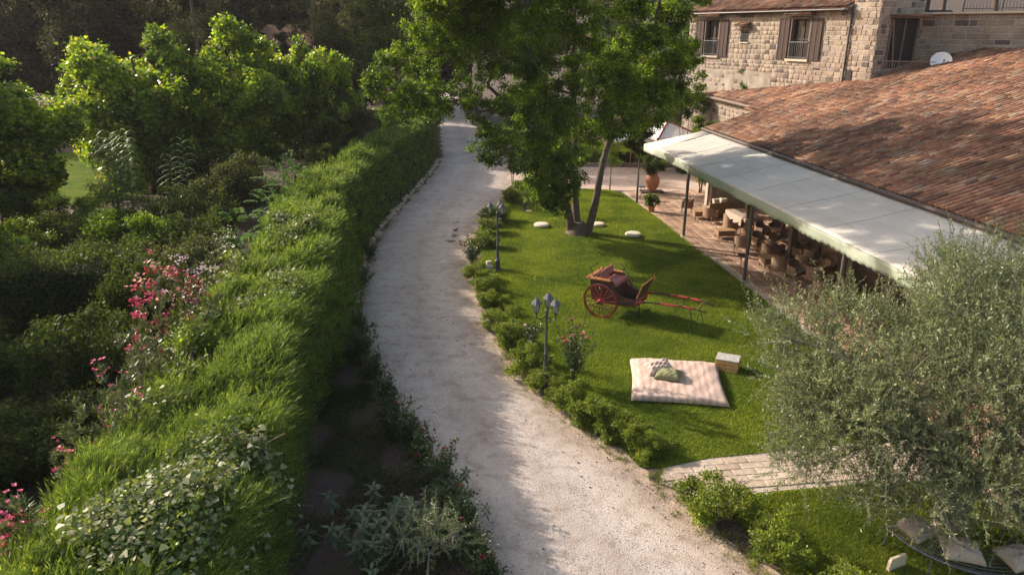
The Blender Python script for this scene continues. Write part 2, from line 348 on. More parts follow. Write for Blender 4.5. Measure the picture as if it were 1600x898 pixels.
# ---------------------------------------------------------------- ground, road, lawns
def catmull(pts, k=6):
    P = [np.array(p, float) for p in pts]; P = [2*P[0]-P[1]] + P + [2*P[-1]-P[-2]]; out = []
    for i in range(1, len(P)-2):
        for j in range(k):
            t = j/k; a, b, c, d = P[i-1:i+3]
            out.append(.5*((2*b)+(-a+c)*t+(2*a-5*b+4*c-d)*t*t+(-a+3*b-3*c+d)*t**3))
    out.append(P[-2]); return np.array(out)
def inpoly(P, poly):
    x, y = P[:, 0], P[:, 1]; ins = np.zeros(len(P), bool); n = len(poly)
    for i in range(n):
        x1, y1 = poly[i][:2]; x2, y2 = poly[(i+1) % n][:2]
        c = ((y1 > y) != (y2 > y)) & (x < (x2-x1)*(y-y1)/((y2-y1) or 1e-9)+x1); ins ^= c
    return ins
def sheet(name, poly, z, mat, kind='structure'):
    vs = [Vector((p[0], p[1], z)) for p in poly]; tr = tessellate_polygon([vs])
    me = bpy.data.meshes.new(name); me.from_pydata(vs, [], [tuple(t) for t in tr]); me.materials.append(mat)
    bm = bmesh.new(); bm.from_mesh(me); bmesh.ops.recalc_face_normals(bm, faces=bm.faces)
    for f in bm.faces:
        if f.normal.z < 0: f.normal_flip()
    bm.to_mesh(me); bm.free()
    return tag(link(name, me), kind=kind)
def hz(x, y):
    s = max(0, (y-118))/160; s = min(1, s); s = s*s*(3-2*s)
    return 34*s + (1.2*math.sin(x*.05)*s)
gx = np.concatenate([np.linspace(-300, -80, 12), np.linspace(-70, 70, 29), np.linspace(80, 300, 12)])
gy = np.concatenate([np.linspace(-60, 110, 35), np.linspace(118, 360, 30)])
V = [(x, y, hz(x, y)) for y in gy for x in gx]; nx = len(gx)
F = [(j*nx+i, j*nx+i+1, (j+1)*nx+i+1, (j+1)*nx+i) for j in range(len(gy)-1) for i in range(nx-1)]
tag(link('ground', raw_mesh('ground', np.array(V), np.array(F), 4, M['ground'])), kind='structure')

RL = [(.9, 6), (.3, 9), (-.36, 10.7), (-1.3, 13), (-2.3, 15), (-3.4, 17.6), (-4.4, 20.1), (-5.3, 23.2), (-6.1, 28), (-6.5, 34), (-6.3, 40), (-6.0, 44.4), (-5.6, 52), (-5.8, 59.4), (-6.6, 67), (-7.5, 76), (-9.5, 95), (-11.5, 112), (-16, 128)]
RR = [(6.2, 6), (5.2, 9), (4.3, 10.7), (3.25, 13), (2.4, 14.3), (1.2, 16.5), (0.0, 18.8), (-.62, 21), (-1.2, 23.8), (-1.95, 28.9), (-2.0, 34), (-1.3, 39.3), (-.4, 44.5), (-.1, 49), (-.6, 57), (-2.2, 67), (-3.7, 76), (-6.3, 95), (-8.2, 112), (-12.5, 128)]
rl = catmull(RL, 8); rr = catmull(RR, 8)
def at_y(c, y): return np.interp(y, c[:, 1], c[:, 0])
ys = np.linspace(6, 127, 360); V = []; NR = 9
g2 = np.random.default_rng(3)
for y in ys:
    a = at_y(rl, y)+.12*math.sin(y*2.3)+.08*math.sin(y*5.1+1)+g2.normal()*.03; b = at_y(rr, y)+.14*math.sin(y*1.9)+.08*math.sin(y*6.3)+g2.normal()*.04
    for k in range(NR):
        u = k/(NR-1); wv = .03*math.exp(-((u-.3)/.08)**2)+.03*math.exp(-((u-.7)/.08)**2)
        V.append((a+(b-a)*u, y, .05-wv if 0 < k < NR-1 else .006))
F = [(j*NR+i, j*NR+i+1, (j+1)*NR+i+1, (j+1)*NR+i) for j in range(len(ys)-1) for i in range(NR-1)]
me_r = raw_mesh('gravel_road', np.array(V), np.array(F), 4, M['gravel']); me_r.attributes.new('across', 'FLOAT', 'POINT').data.foreach_set('value', np.tile(np.linspace(0, 1, NR), len(ys)).astype(np.float32)); o = link('gravel_road', me_r); tag(o, kind='structure')
# sandy verge between the road and the lawn bushes
V = []
for y in np.linspace(6, 52, 150):
    b = at_y(rr, y); n = .15*math.sin(y*3.1)+.1*math.sin(y*7.7); V += [(b-.5, y, .004), (b+.55+n, y, .004)]
F = [(2*j, 2*j+1, 2*j+3, 2*j+2) for j in range(149)]
tag(link('sandy_verge', raw_mesh('sandy_verge', np.array(V), np.array(F), 4, M['verge'])), kind='structure')
EDGE = [(6.9, 43.9), (7.25, 41.7), (8.05, 36.5), (8.97, 29.0), (9.6, 24), (10.0, 20), (10.2, 15.7)]
lawn = [(at_y(rr, y)+.62+.12*math.sin(y*2.1), y) for y in np.linspace(14.2, 46, 40)] + [(.8, 46.3), (3.4, 45.6), (6.2, 44.9)] + EDGE + [(8.4, 15.25), (5.93, 14.8), (4.7, 14.6), (3.5, 14.2)]
sheet('lawn', lawn, .020, M['turf'])
lawn2 = [(4.5, 12.9), (5.4, 13.25), (7.6, 13.55), (11, 13.8), (15, 14), (15, 5), (7.6, 5), (6.6, 8), (5.6, 10), (4.8, 11.6)]
sheet('front_lawn', lawn2, .020, M['turf'])
back = [(.9, 54), (6, 53.6), (13, 53.2), (22, 53), (22, 85), (-1.2, 85), (-1.2, 70), (.2, 60)]
sheet('back_lawn', back, .020, M['turf'])
leftl = [(-36, 40), (-24, 41), (-20.5, 47), (-23, 60), (-40, 60)]
sheet('garden_lawn', leftl, .020, M['turf'])
court = [(-.6, 45.6), (-.35, 53.2), (6, 53.4), (13, 53.0), (22, 52.6), (22, 47), (13, 43.9), (6.3, 44.9), (3.4, 45.7), (.7, 46.5)]
sheet('gravel_court', court, .013, M['court'])
patio = EDGE + [(10.2, 14.2), (18.2, 14.2), (15.4, 41), (14.6, 45.2), (6.9, 44.4)]
sheet('patio', patio, .016, M['mortar'])
sheet('path_base', [(3.3, 13.6), (3.5, 14.2), (4.7, 14.6), (5.93, 14.8), (8.4, 15.25), (10.2, 15.6), (10.2, 13.7), (7.6, 13.55), (5.4, 13.25), (4.4, 12.9)], .012, M['mortar'])

def grass(name, poly, n, L, W, seed, z=.02, label='short green lawn grass in tufts', mat='grass', near=None):
    g = np.random.default_rng(seed); p = np.array([q[:2] for q in poly]); lo, hi = p.min(0), p.max(0)
    X = lo+(hi-lo)*g.random((int(n*1.0), 2)); X = X[inpoly(X, poly)]
    P = np.c_[X, np.full(len(X), z-.01)]; D = unit(np.c_[g.normal(size=(len(X), 2))*.55+[.2, -.1], np.ones(len(X))])
    s = .6+.8*g.random(len(X)); V, F = tri_arrays(P, D, rdir(len(X), g), L*s, W)
    o = link(name, raw_mesh(name, V, F, 3, M[mat])); return tag(o, label, 'grass', kind='stuff')
grass('grass', lawn, 520000, .075, .022, 11, label='short bright lawn grass around the carriage')
grass('grass', [(4.5, 12.9), (5.4, 13.2), (7.6, 13.5), (12.5, 13.8), (12.5, 8.5), (6.6, 8.5), (5.6, 10), (4.8, 11.6)], 150000, .075, .018, 12, label='lawn grass in front of the brick path')
grass('grass', [(.9, 54), (6, 53.6), (16, 53.2), (16, 72), (-1, 72)], 60000, .12, .06, 13, label='sunlit lawn grass behind the gravel court')
# ragged grass on the verges and sparse weeds
def weeds(name, pts, n, L, W, seed, mat, label, sp=.14, per=14):
    g = np.random.default_rng(seed); C = np.array(pts)[g.integers(0, len(pts), n)]
    C = C + np.c_[g.normal(size=(n, 2))*np.array([sp, sp*2]), np.zeros(n)]
    P = np.repeat(C, per, 0) + np.c_[g.normal(size=(n*per, 2))*.045, np.zeros(n*per)]
    D = unit(np.c_[g.normal(size=(n*per, 2))*.7, np.ones(n*per)]); V, F = tri_arrays(P, D, rdir(n*per, g), L*(.5+g.random(n*per)), W)
    return tag(link(name, raw_mesh(name, V, F, 3, M[mat])), label, 'weeds', kind='stuff')
vp = [(at_y(rr, y)+.45, y, .01) for y in np.linspace(8, 46, 120)]
weeds('verge_weeds', vp, 900, .10, .012, 21, 'dry', 'dry yellowish weeds along the right edge of the road', .16)
weeds('verge_weeds', vp, 500, .11, .014, 22, 'grass', 'green grass tufts along the right edge of the road', .14)
weeds('verge_weeds', [(-2.8, 35.0, .04), (-2.75, 34.1, .04), (-3.0, 33.2, .04), (-3.0, 36.3, .04)], 22, .07, .02, 23, 'darkgreen', 'small weeds growing in the middle of the road', .09)
vl = [(at_y(rl, y)-.25, y, .01) for y in np.linspace(10, 60, 140)]
weeds('verge_weeds', vl, 700, .13, .014, 24, 'dry', 'dry plants along the left edge of the road', .2)
# loose pebbles, litter
def pebbles(name, n, y0, y1, seed, s0, s1, mat, label, spread=None):
    g = np.random.default_rng(seed); y = y0+(y1-y0)*g.random(n)**1.3; a = at_y(rl, y); b = at_y(rr, y); u = g.random(n)
    if spread: u = np.where(g.random(n) < .5, g.random(n)**3*.3, 1-g.random(n)**3*.3)
    x = a+(b-a)*u; c = np.c_[x, y, np.full(n, .05)]; s = s0+(s1-s0)*g.random(n)**3
    T = np.array([[1, 0, -.3], [-.5, .87, -.3], [-.5, -.87, -.3], [0, 0, .6]]); th = g.random(n)*6.28
    Rm = np.zeros((n, 3, 3)); Rm[:, 0, 0] = np.cos(th); Rm[:, 0, 1] = -np.sin(th); Rm[:, 1, 0] = np.sin(th); Rm[:, 1, 1] = np.cos(th); Rm[:, 2, 2] = 1
    V = np.einsum('nij,kj->nki', Rm, T)*s[:, None, None]*np.array([1, .8, 1]) + c[:, None, :]
    F = np.array([[0, 1, 3], [1, 2, 3], [2, 0, 3]]); F = (np.arange(n)[:, None, None]*4+F).reshape(-1, 3)
    return tag(link(name, raw_mesh(name, V.reshape(-1, 3), F, 3, M[mat])), label, 'gravel', kind='stuff')
M['pebble'] = piecemat('pebble', [(0, (.20, .17, .16)), (.3, (.46, .41, .38)), (1, (.60, .56, .52))], True, bs=.1, stain=((.85,)*3, (1.05,)*3))
pebbles('loose_pebbles', 40000, 8, 46, 5, .006, .020, 'pebble', 'loose pale pebbles scattered on the gravel road')
pebbles('dark_pebbles', 1500, 8, 60, 6, .012, .04, 'litter', 'dark bits and dry leaves on the gravel road', True)
g = np.random.default_rng(19); n = 900; lx = np.c_[g.normal(size=n)*3.2+3.6, g.normal(size=n)*3.6+33.5]; lx = lx[inpoly(lx, lawn)]; n = len(lx)
V_, F_ = leaf_arrays(np.c_[lx, .07+.02*g.random(n)], rdir(n, g)*[1, 1, .2], unit(rdir(n, g)*.3+[0, 0, 1]), .09, .05)
tag(link('lawn_leaves', raw_mesh('lawn_leaves', V_, F_, 4, M['dry'])), 'dry fallen leaves on the lawn round the large tree', 'leaves', kind='stuff')
# ---------------------------------------------------------------- paving: single pieces, then the rest joined
def pieces(parent, name, cand, unit_me, joined_verts, mat_join, limit, stuff_name=None):
    """cand: list of (loc, rot(Matrix3), scale); nearest to the camera become single parts"""
    cp = Vector((0, 0, 9.5))
    def vis(c):
        p = c[0]; Zd = p.y*math.cos(R(19.65))-(p.z-9.5)*math.sin(R(19.65))
        if Zd < 1: return 1e6
        u = 560*2*p.x/Zd; v = (p.y*math.sin(R(19.65))+(p.z-9.5)*math.cos(R(19.65)))/Zd*1120
        return Zd + (0 if abs(u) < 800 and abs(v) < 449 else 1000)
    cand = sorted(cand, key=vis)
    base = Matrix.Identity(4)
    for c in cand[:limit]:
        o = bpy.data.objects.new(name, unit_me); COL.objects.link(o)
        if parent: o.parent = parent
        mt = Matrix.Translation(c[0]) @ c[1].to_4x4() @ Matrix.Diagonal((*c[2], 1)); o.matrix_local = mt
    rest = cand[limit:]
    if rest:
        JV, JF = joined_verts; V = []; n = len(JV); F = []
        JVn = np.array(JV, float)
        for i, c in enumerate(rest):
            A = np.array(c[1])*np.array(c[2])[None, :]; V.append(JVn @ A.T + np.array(c[0]))
        V = np.concatenate(V); k = max(len(f) for f in JF)
        Fl = []
        for f in JF: Fl.append(f if len(f) == 4 else (f+(f[-1],))[:4])
        quads = [f for f in JF if len(f) == 4]; Fq = (np.arange(len(rest))[:, None, None]*n+np.array(quads)[None]).reshape(-1, 4)
        o = link(stuff_name or name, raw_mesh(stuff_name or name, V, Fq, 4, mat_join), parent); o['kind'] = 'stuff'
    return cand
# block with chamfered front: local x width, y outward, z height (unit size)
def block_geo(ch=.12):
    a = .5; b = .5-ch*.5
    v = [(-a, 0, -a), (a, 0, -a), (a, 0, a), (-a, 0, a), (-a, .7, -a), (a, .7, -a), (a, .7, a), (-a, .7, a), (-b, 1, -b), (b, 1, -b), (b, 1, b), (-b, 1, b)]
    f = [(0, 1, 5, 4), (1, 2, 6, 5), (2, 3, 7, 6), (3, 0, 4, 7), (4, 5, 9, 8), (5, 6, 10, 9), (6, 7, 11, 10), (7, 4, 8, 11), (8, 9, 10, 11)]
    return v, [tuple(q[::-1]) for q in f]
BV, BF = block_geo(.14)
def mesh_of(name, V, F, mat):
    me = bpy.data.meshes.new(name); me.from_pydata(V, [], F); me.materials.append(mat)
    bm = bmesh.new(); bm.from_mesh(me); bmesh.ops.recalc_face_normals(bm, faces=bm.faces); bm.to_mesh(me); bm.free(); return me
# paving block: same block lying down (outward = up)
LAY = Matrix(((1, 0, 0), (0, 0, -1), (0, 1, 0)))   # local y -> world z
stone_me = mesh_of('stone', BV, BF, M['stone_o']); pav_me = mesh_of('paver', BV, BF, M['pav_o']); brick_me = mesh_of('brick', BV, BF, M['brick_o'])
def lay(theta): return Matrix.Rotation(theta, 3, 'Z') @ LAY
# patio pavers
ER = Vector((.114, -.9935, 0)); EV = Vector((.9935, .114, 0)); th = math.atan2(-.9935, .114)
pc = []
pp = [p[:2] for p in patio]
for i in range(-6, 90):
    for j in range(-2, 18):
        c = Vector((7.3, 44.6, 0)) + ER*(.42*i*.86+(.18 if j % 2 else 0)) + EV*(j*.5)
        q = np.array([[c.x+a, c.y+b] for a in (-.12, .12) for b in (-.12, .12)])
        if inpoly(q, pp).all(): pc.append((Vector((c.x, c.y, .016)), lay(th+rnd.uniform(-.01, .01)), (.35, .018+rnd.random()*.006, .484)))
patio_o = bpy.data.objects['patio']
pieces(patio_o, 'paver', pc, pav_me, (BV, BF), M['pav_i'], 290, 'far_pavers')
# brick path
pathp = [(3.3, 13.6), (3.5, 14.2), (4.7, 14.6), (5.93, 14.8), (8.4, 15.25), (10.2, 15.6), (10.2, 13.7), (7.6, 13.55), (5.4, 13.25), (4.4, 12.9)]
bc = []; d = Vector((.978, .12, 0)).normalized(); e = Vector((-d.y, d.x, 0)); a0 = math.atan2(d.y, d.x)
for j in range(-3, 12):
    for i in range(-2, 16):
        c = Vector((3.2, 12.8, 0)) + d*(i*.56+(.28 if j % 2 else 0)) + e*(j*.235)
        q = np.array([[c.x+s*d.x*.22+t*e.x*.1, c.y+s*d.y*.22+t*e.y*.1] for s in (-1, 1) for t in (-1, 1)])
        if inpoly(q, pathp).all(): bc.append((Vector((c.x, c.y, .010+rnd.random()*.004)), lay(a0+rnd.uniform(-.012, .012)), (.545, .022+rnd.random()*.006, .222)))
pieces(bpy.data.objects['path_base'], 'brick', bc, brick_me, (BV, BF), M['brick_o'], 280)
# low kerb of stones behind the gravel court, and pale edging stones on the left of the road
kt = thing('stone_kerb', 'low pale stone kerb between the gravel court and the back lawn', 'kerb', (0, 0, 0))
for i in range(44):
    x = 1.0+i*.34; o = link('stone', stone_me, kt); o.location = (x, 53.45-.03*x+rnd.uniform(-.04, .04), .0); o.rotation_euler = (R(90), 0, 0)
    o.matrix_local = Matrix.Translation((x, 53.5-.03*x+rnd.uniform(-.04, .04), .0)) @ lay(rnd.uniform(-.1, .1)).to_4x4() @ Matrix.Diagonal((.32, .24+rnd.random()*.08, .28, 1))
pale_me = mesh_of('edging_stone', BV, BF, M['pale_stone'])
kt = thing('stone_edging', 'pale broken stones edging the left side of the road at the hedge foot', 'edging', (0, 0, 0))
y = 21.5
while y < 56:
    x = at_y(rl, y)-.18+rnd.uniform(-.1, .1); o = link('stone', pale_me, kt)
    s = rnd.uniform(.15, .32); o.matrix_local = Matrix.Translation((x, y, .0)) @ lay(rnd.uniform(0, 3)).to_4x4() @ Matrix.Diagonal((s, rnd.uniform(.08, .2), s*.7, 1)); y += rnd.uniform(.2, .55)
for x, y, s in ((-.95, 28.9, .3), (-1.0, 29.5, .22)):
    o = link('rock', pale_me); o.matrix_local = Matrix.Translation((x, y, .0)) @ lay(rnd.uniform(0, 3)).to_4x4() @ Matrix.Diagonal((s, .18, s*.8, 1))
    tag(o, 'pale rock at the foot of the lamp post nearest the bend' if s > .25 else 'smaller pale rock half hidden behind the lamp post near the bend', 'rock')
# ---------------------------------------------------------------- stone walls
def stonewall(parent, A, d, n, L, z0, z1, openings=(), limit=150, rowh=.29, seed=1, wmin=.28, wmax=.52, back=.35):
    """A: start point (x,y), d: unit along, n: outward normal"""
    g = random.Random(seed); A = Vector((*A, 0)); d = Vector((*d, 0)); n = Vector((*n, 0))
    us = sorted({0, L} | {u for o in openings for u in o[:2] if 0 < u < L}); zs = sorted({z0, z1} | {z for o in openings for z in o[2:4] if z0 < z < z1})
    mb = MB(); ang = math.atan2(d.y, d.x)
    for i in range(len(us)-1):
        for j in range(len(zs)-1):
            um, zm = (us[i]+us[i+1])/2, (zs[j]+zs[j+1])/2
            if any(o[0] < um < o[1] and o[2] < zm < o[3] for o in openings): continue
            c = A + d*um - n*(back/2) + Vector((0, 0, zm)); mb.box(c, (us[i+1]-us[i], back, zs[j+1]-zs[j]), ang)
    mb.build('wall', M['mortar'], parent)
    Rm = Matrix((( d.x, n.x, 0), (d.y, n.y, 0), (0, 0, 1)))
    cand = []; z = z0+.02
    while z < z1-.1:
        h = rowh*g.uniform(.72, 1.18); u = -g.uniform(0, .3)
        if z+h > z1: h = z1-z
        while u < L:
            w_ = g.uniform(wmin, wmax); a, b = max(0, u), min(L, u+w_); u += w_
            segs = [(a, b)]
            for o in openings:
                if o[2] < z+h*.6 and o[3] > z+h*.4:
                    ns = []
                    for s0, s1 in segs:
                        if s1 <= o[0] or s0 >= o[1]: ns.append((s0, s1)); continue
                        if s0 < o[0]: ns.append((s0, o[0]))
                        if s1 > o[1]: ns.append((o[1], s1))
                    segs = ns
            for s0, s1 in segs:
                if s1-s0 < .09: continue
                c = A + d*((s0+s1)/2) + Vector((0, 0, z+h/2-.01)) - n*.01
                cand.append((c, Rm @ Matrix.Rotation(g.uniform(-.03, .03), 3, 'Y'), (s1-s0-g.uniform(.025, .05), g.uniform(.018, .05), h-g.uniform(.025, .05))))
        z += h
    pieces(parent, 'stone', cand, stone_me, (BV, BF), M['stone_i'], limit, 'far_stones')
FD = Vector((-.45, .893, 0)).normalized(); FN = Vector((-.893, -.45, 0)).normalized()   # facade direction (to the back), outward normal
FO = Vector((19.15, 39.8, 0))                                                        # tower corner; u runs to the back left
def FP(u, z, out=0): p = FO + FD*u + FN*out; return Vector((p.x, p.y, z))
house = thing('stone_house', 'tall stone farmhouse with brown shutters and tiled eaves at the upper right', 'house', (0, 0, 0))
def tt(t): return t+5.23
W2 = (tt(-.82), tt(.62), 7.95, 10.15); W1 = (tt(6.7), tt(8.1), 7.95, 10.2); W3 = (tt(4.02), tt(4.75), 8.85, 9.6)
stonewall(house, (FO.x+FD.x*1.72, FO.y+FD.y*1.72), FD[:2], FN[:2], 15-1.72, 2.0, 10.75, [tuple((o[0]-1.72, o[1]-1.72, o[2], o[3])) for o in (W2, W1, W3)], 175, seed=2)
stonewall(house, (FO.x+FN.x*.0, FO.y+FN.y*.0), FD[:2], FN[:2], 1.70, 2.0, 14.5, [], 60, seed=3)
SD2 = Vector((.893, .45, 0)).normalized(); SN = Vector((.45, -.893, 0)).normalized()
stonewall(house, FO[:2], SD2[:2], SN[:2], 3.45, 2.0, 14.5, [(.85, 3.1, 7.6, 10.15)], 50, seed=4)
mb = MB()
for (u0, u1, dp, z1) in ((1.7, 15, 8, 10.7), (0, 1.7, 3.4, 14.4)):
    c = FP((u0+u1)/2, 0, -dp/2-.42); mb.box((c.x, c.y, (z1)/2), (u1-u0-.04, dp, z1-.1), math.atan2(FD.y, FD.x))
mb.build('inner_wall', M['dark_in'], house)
# plaster patch low on the facade
def quadprism(mb, u0, u1, z0, z1, o0, o1, mi=0):
    c = FP((u0+u1)/2, (z0+z1)/2, (o0+o1)/2); mb.box(c, (u1-u0, abs(o1-o0), z1-z0), math.atan2(FD.y, FD.x), mi); return mb
mb = MB(); quadprism(mb, 7.0, 15.02, 2.0, 7.1, -.02, .03); mb.build('plaster_band', M['plaster'], house)
# windows
def french(Wd, nm, label):
    u0, u1, z0, z1 = Wd
    mb = MB()
    for a in (u0, u1): quadprism(mb, a-.06, a+.06, z0, z1, -.2, .055)
    quadprism(mb, u0-.06, u1+.06, z1, z1+.12, -.2, .06); fr = mb.build('window_frame', M['frame'], house)
    mb = MB(); quadprism(mb, u0, u1, z0, z1, -.3, -.25); mb.build('pane', M['glass'], fr)
    mb = MB(); um = (u0+u1)/2
    for a in (u0+.1, um-.05, um+.05, u1-.1): quadprism(mb, a-.035, a+.035, z0, z1, -.24, -.2)
    for z in (z0+.05, z0+1.1, z1-.05): quadprism(mb, u0, u1, z-.035, z+.035, -.245, -.205)
    mb.build('mullion', M['shutter'], fr)
    mb = MB(); quadprism(mb, u0-.12, u1+.12, z0-.12, z0, -.1, .16); mb.build('sill', M['pale_stone'], fr)
    for s, (a, b) in ((1, (u1+.08, u1+.86)), (-1, (u0-.86, u0-.08))):
        mb = MB(); quadprism(mb, a, b, z0-.05, z1+.02, .04, .085); sh = mb.build('shutter', M['shutter'], house)
        sl = MB()
        for k in range(22):
            z = z0+.08+k*(z1-z0-.16)/21; quadprism(sl, a+.08, b-.08, z-.012, z+.03, .085, .105)
        sl.build('louvre', M['shutter'], sh)['kind'] = 'stuff'
        sl = MB()
        for k in (a+.04, b-.04, (a+b)/2): quadprism(sl, k-.035, k+.035, z0-.04, z1+.01, .086, .115)
        sl.build('rail', M['shutter'], sh)
    mb = MB(); quadprism(mb, u0, u1, z0+.92, z0+.98, .06, .11); rl_ = mb.build('window_railing', M['iron'], house); mb = MB(); quadprism(mb, u0, u1, z0+.08, z0+.12, .06, .10); mb.build('bottom_rail', M['iron'], rl_)
    for k in range(10):
        mb = MB(); a = u0+.08+k*(u1-u0-.16)/9; p = FP(a, 0, .083); mb.tube([(p.x, p.y, z0+.1), (p.x, p.y, z0+.95)], .016, 5); mb.build('baluster', M['iron'], rl_)
french(W2, 'w2', ''); french(W1, 'w1', '')
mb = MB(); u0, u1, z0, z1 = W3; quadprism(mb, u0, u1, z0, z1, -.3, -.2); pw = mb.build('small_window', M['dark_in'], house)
mb = MB()
for k in range(1, 5): quadprism(mb, u0+k*(u1-u0)/5-.012, u0+k*(u1-u0)/5+.012, z0, z1, -.06, -.03)
for k in range(1, 5): quadprism(mb, u0, u1, z0+k*(z1-z0)/5-.012, z0+k*(z1-z0)/5+.012, -.059, -.029)
mb.build('grille', M['iron'], pw)
mb = MB(); quadprism(mb, u0-.2, u1+.2, z1+.0, z1+.09, -.1, .2); mb.build('lintel', M['frame'], pw)
mb = MB(); quadprism(mb, u0-.08, u1+.08, z0-.08, z0, -.1, .1); mb.build('sill', M['pale_stone'], pw)
mb = MB(); p = FP(1.70, 0, .09); mb.tube([(p.x, p.y, 6.2), (p.x, p.y, 10.9)], .05, 8); mb.build('downspout', M['iron_dark'], house, True)
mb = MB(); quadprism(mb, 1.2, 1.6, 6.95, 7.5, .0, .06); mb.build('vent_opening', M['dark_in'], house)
# dark doorway on the shaded side with slanting timbers
def SP(s, z, out=0): p = FO + SD2*s + SN*out; return Vector((p.x, p.y, z))
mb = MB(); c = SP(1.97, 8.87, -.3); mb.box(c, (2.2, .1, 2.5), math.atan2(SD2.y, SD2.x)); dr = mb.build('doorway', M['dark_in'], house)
mb = MB()
for s0, s1 in ((.9, .9), (1.0, 1.5), (2.0, 2.0), (3.05, 3.05)):
    a, b = SP(s0, 10.1, .06), SP(s1, 7.65, .06); mb.tube([a, b], .06, 4)
mb.build('door_frame', M['frame'], dr)
mb = MB(); c = SP(1.97, 10.28, .25); mb.box(c, (2.6, .7, .1), math.atan2(SD2.y, SD2.x)); mb.build('door_canopy', M['tile_o'], house)
# recess wall, terrace behind it
RA = Vector((22.2, 41.4, 0)); RD = Vector((.72, -.69, 0)).normalized(); RN = Vector((-.69, -.72, 0)).normalized()
rw = thing('retaining_wall', 'high stone garden wall right of the farmhouse, half in diagonal shade', 'wall', (0, 0, 0))
stonewall(rw, RA[:2], RD[:2], RN[:2], 9, 2.0, 10.35, [], 285, rowh=.30, seed=6, wmin=.35, wmax=.75, back=.4)
mb = MB(); c = RA+RD*4.5; mb.box((c.x, c.y, 10.40), (9.1, .6, .1), math.atan2(RD.y, RD.x)); mb.build('coping', M['pale_stone'], rw)
mb = MB(); q0 = RA-RN*.45; q1 = RA+RD*9-RN*.45; mb.prism([(q0.x, q0.y, 0), (q1.x, q1.y, 0), (47, 35, 0), (47, 62, 0), (21.6, 62, 0)], (0, 0, 0), (0, 0, 10.3)); tag(mb.build('raised_terrace', M['ground']), kind='structure')
fn = thing('terrace_railing', 'thin iron railing on top of the high garden wall', 'railing', (0, 0, 0))
mb = MB(); a = RA+RD*1.9; b = RA+RD*9
mb.tube([(a.x, a.y+.05, 11.35), (b.x, b.y+.05, 11.35)], .03, 6); mb.tube([(a.x, a.y+.05, 10.6), (b.x, b.y+.05, 10.6)], .02, 6); mb.build('handrail', M['iron'], fn)
for k in range(49):
    p = RA+RD*(1.9+k*.146); mb = MB(); post = k % 12 == 0
    mb.tube([(p.x, p.y+.05, 10.44), (p.x, p.y+.05, 11.4 if post else 11.34)], .035 if post else .011, 5); mb.build('post' if post else 'baluster', M['iron'], fn)
# balcony railing and striped steps below the doorway
bl = thing('balcony_railing', 'dark iron railing above pale steps beside the farmhouse corner', 'railing', (0, 0, 0))
a, b = Vector((19.4, 39.0, 0)), Vector((23.0, 38.7, 0)); mb = MB(); mb.tube([(a.x, a.y, 8.05), (b.x, b.y, 7.95)], .035, 6); mb.build('handrail', M['frame'], bl)
for k in range(30):
    p = a.lerp(b, k/29); mb = MB(); mb.tube([(p.x, p.y, 7.0), (p.x, p.y, 8.05-.1*k/29)], .016, 5); mb.build('baluster', M['iron_dark'], bl)
stp = thing('stone_steps', 'pale stone steps behind the dark iron railing', 'steps', (0, 0, 0))
for k in range(4):
    mb = MB(); mb.box((21.6, 39.75+k*.42, 3.4+k*.14), (4.4, .40, 6.8+k*.28)); mb.build('step', M['mortar'], stp)
    mb = MB(); mb.box((21.6, 39.72+k*.42, 6.83+k*.28), (4.45, .46, .06)); mb.build('tread', M['pale_stone'], stp)
# ---------------------------------------------------------------- tiled roofs
def tile_geo(n=6, r0=.100, r1=.080, L=.50, th=.016):
    v = []; f = []
    for (y, r) in ((0, r0), (L, r1)):
        for k in range(n+1):
            t = math.pi*k/n; v.append((-r*math.cos(t), y, r*math.sin(t)*1.05))
    for k in range(n): f.append((k, k+1, n+2+k, n+1+k))
    b = len(v)
    for k in range(n+1): t = math.pi*k/n; v.append((-(r0-th)*math.cos(t), 0, (r0-th)*math.sin(t)*.85))
    for k in range(n+1): t = math.pi*k/n; v.append((-(r0-th)*math.cos(t), L*.3, (r0-th)*math.sin(t)*.8))
    for k in range(n): f.append((k+1, k, b+k, b+k+1)); f.append((b+k+1, b+k, b+n+1+k, b+n+2+k))
    return v, f
TV, TF = tile_geo(); tile_me = mesh_of('roof_tile', TV, TF, M['tile_o']); 
for me_ in (tile_me,): me_.polygons.foreach_set('use_smooth', [True]*len(me_.polygons))
def tiled(parent, O, E, S, nE, nS, clip=None, limit=200, seed=1, pitch=.245, exp=.40, name='roof_tile'):
    """O eave start; E along eave (unit, horizontal); S up the slope (unit 3D)"""
    g = random.Random(seed); N = E.cross(S).normalized()
    if N.z < 0: N = -N
    cand = []
    Xa = E.normalized(); Ya = S.normalized()
    if Xa.cross(Ya).z < 0: Xa = -Xa
    base = Matrix((Xa, Ya, N)).transposed()
    for i in range(nE):
        col = g.uniform(-.01, .01)
        for j in range(nS):
            p = O + E*(i*pitch+pitch/2+col+g.uniform(-.008, .008)) + S*(j*exp+g.uniform(-.025, .025)) + N*(.02+.012*(j % 1)+g.uniform(0, .012))
            if clip and not clip(p): continue
            cand.append((p, base @ Euler((g.uniform(.015, .06), g.uniform(-.03, .03), g.uniform(-.035, .035))).to_matrix(), (1, 1, 1)))
    pieces(parent, name, cand, tile_me, (TV, TF), M['tile_i'], limit, 'far_roof_tiles')
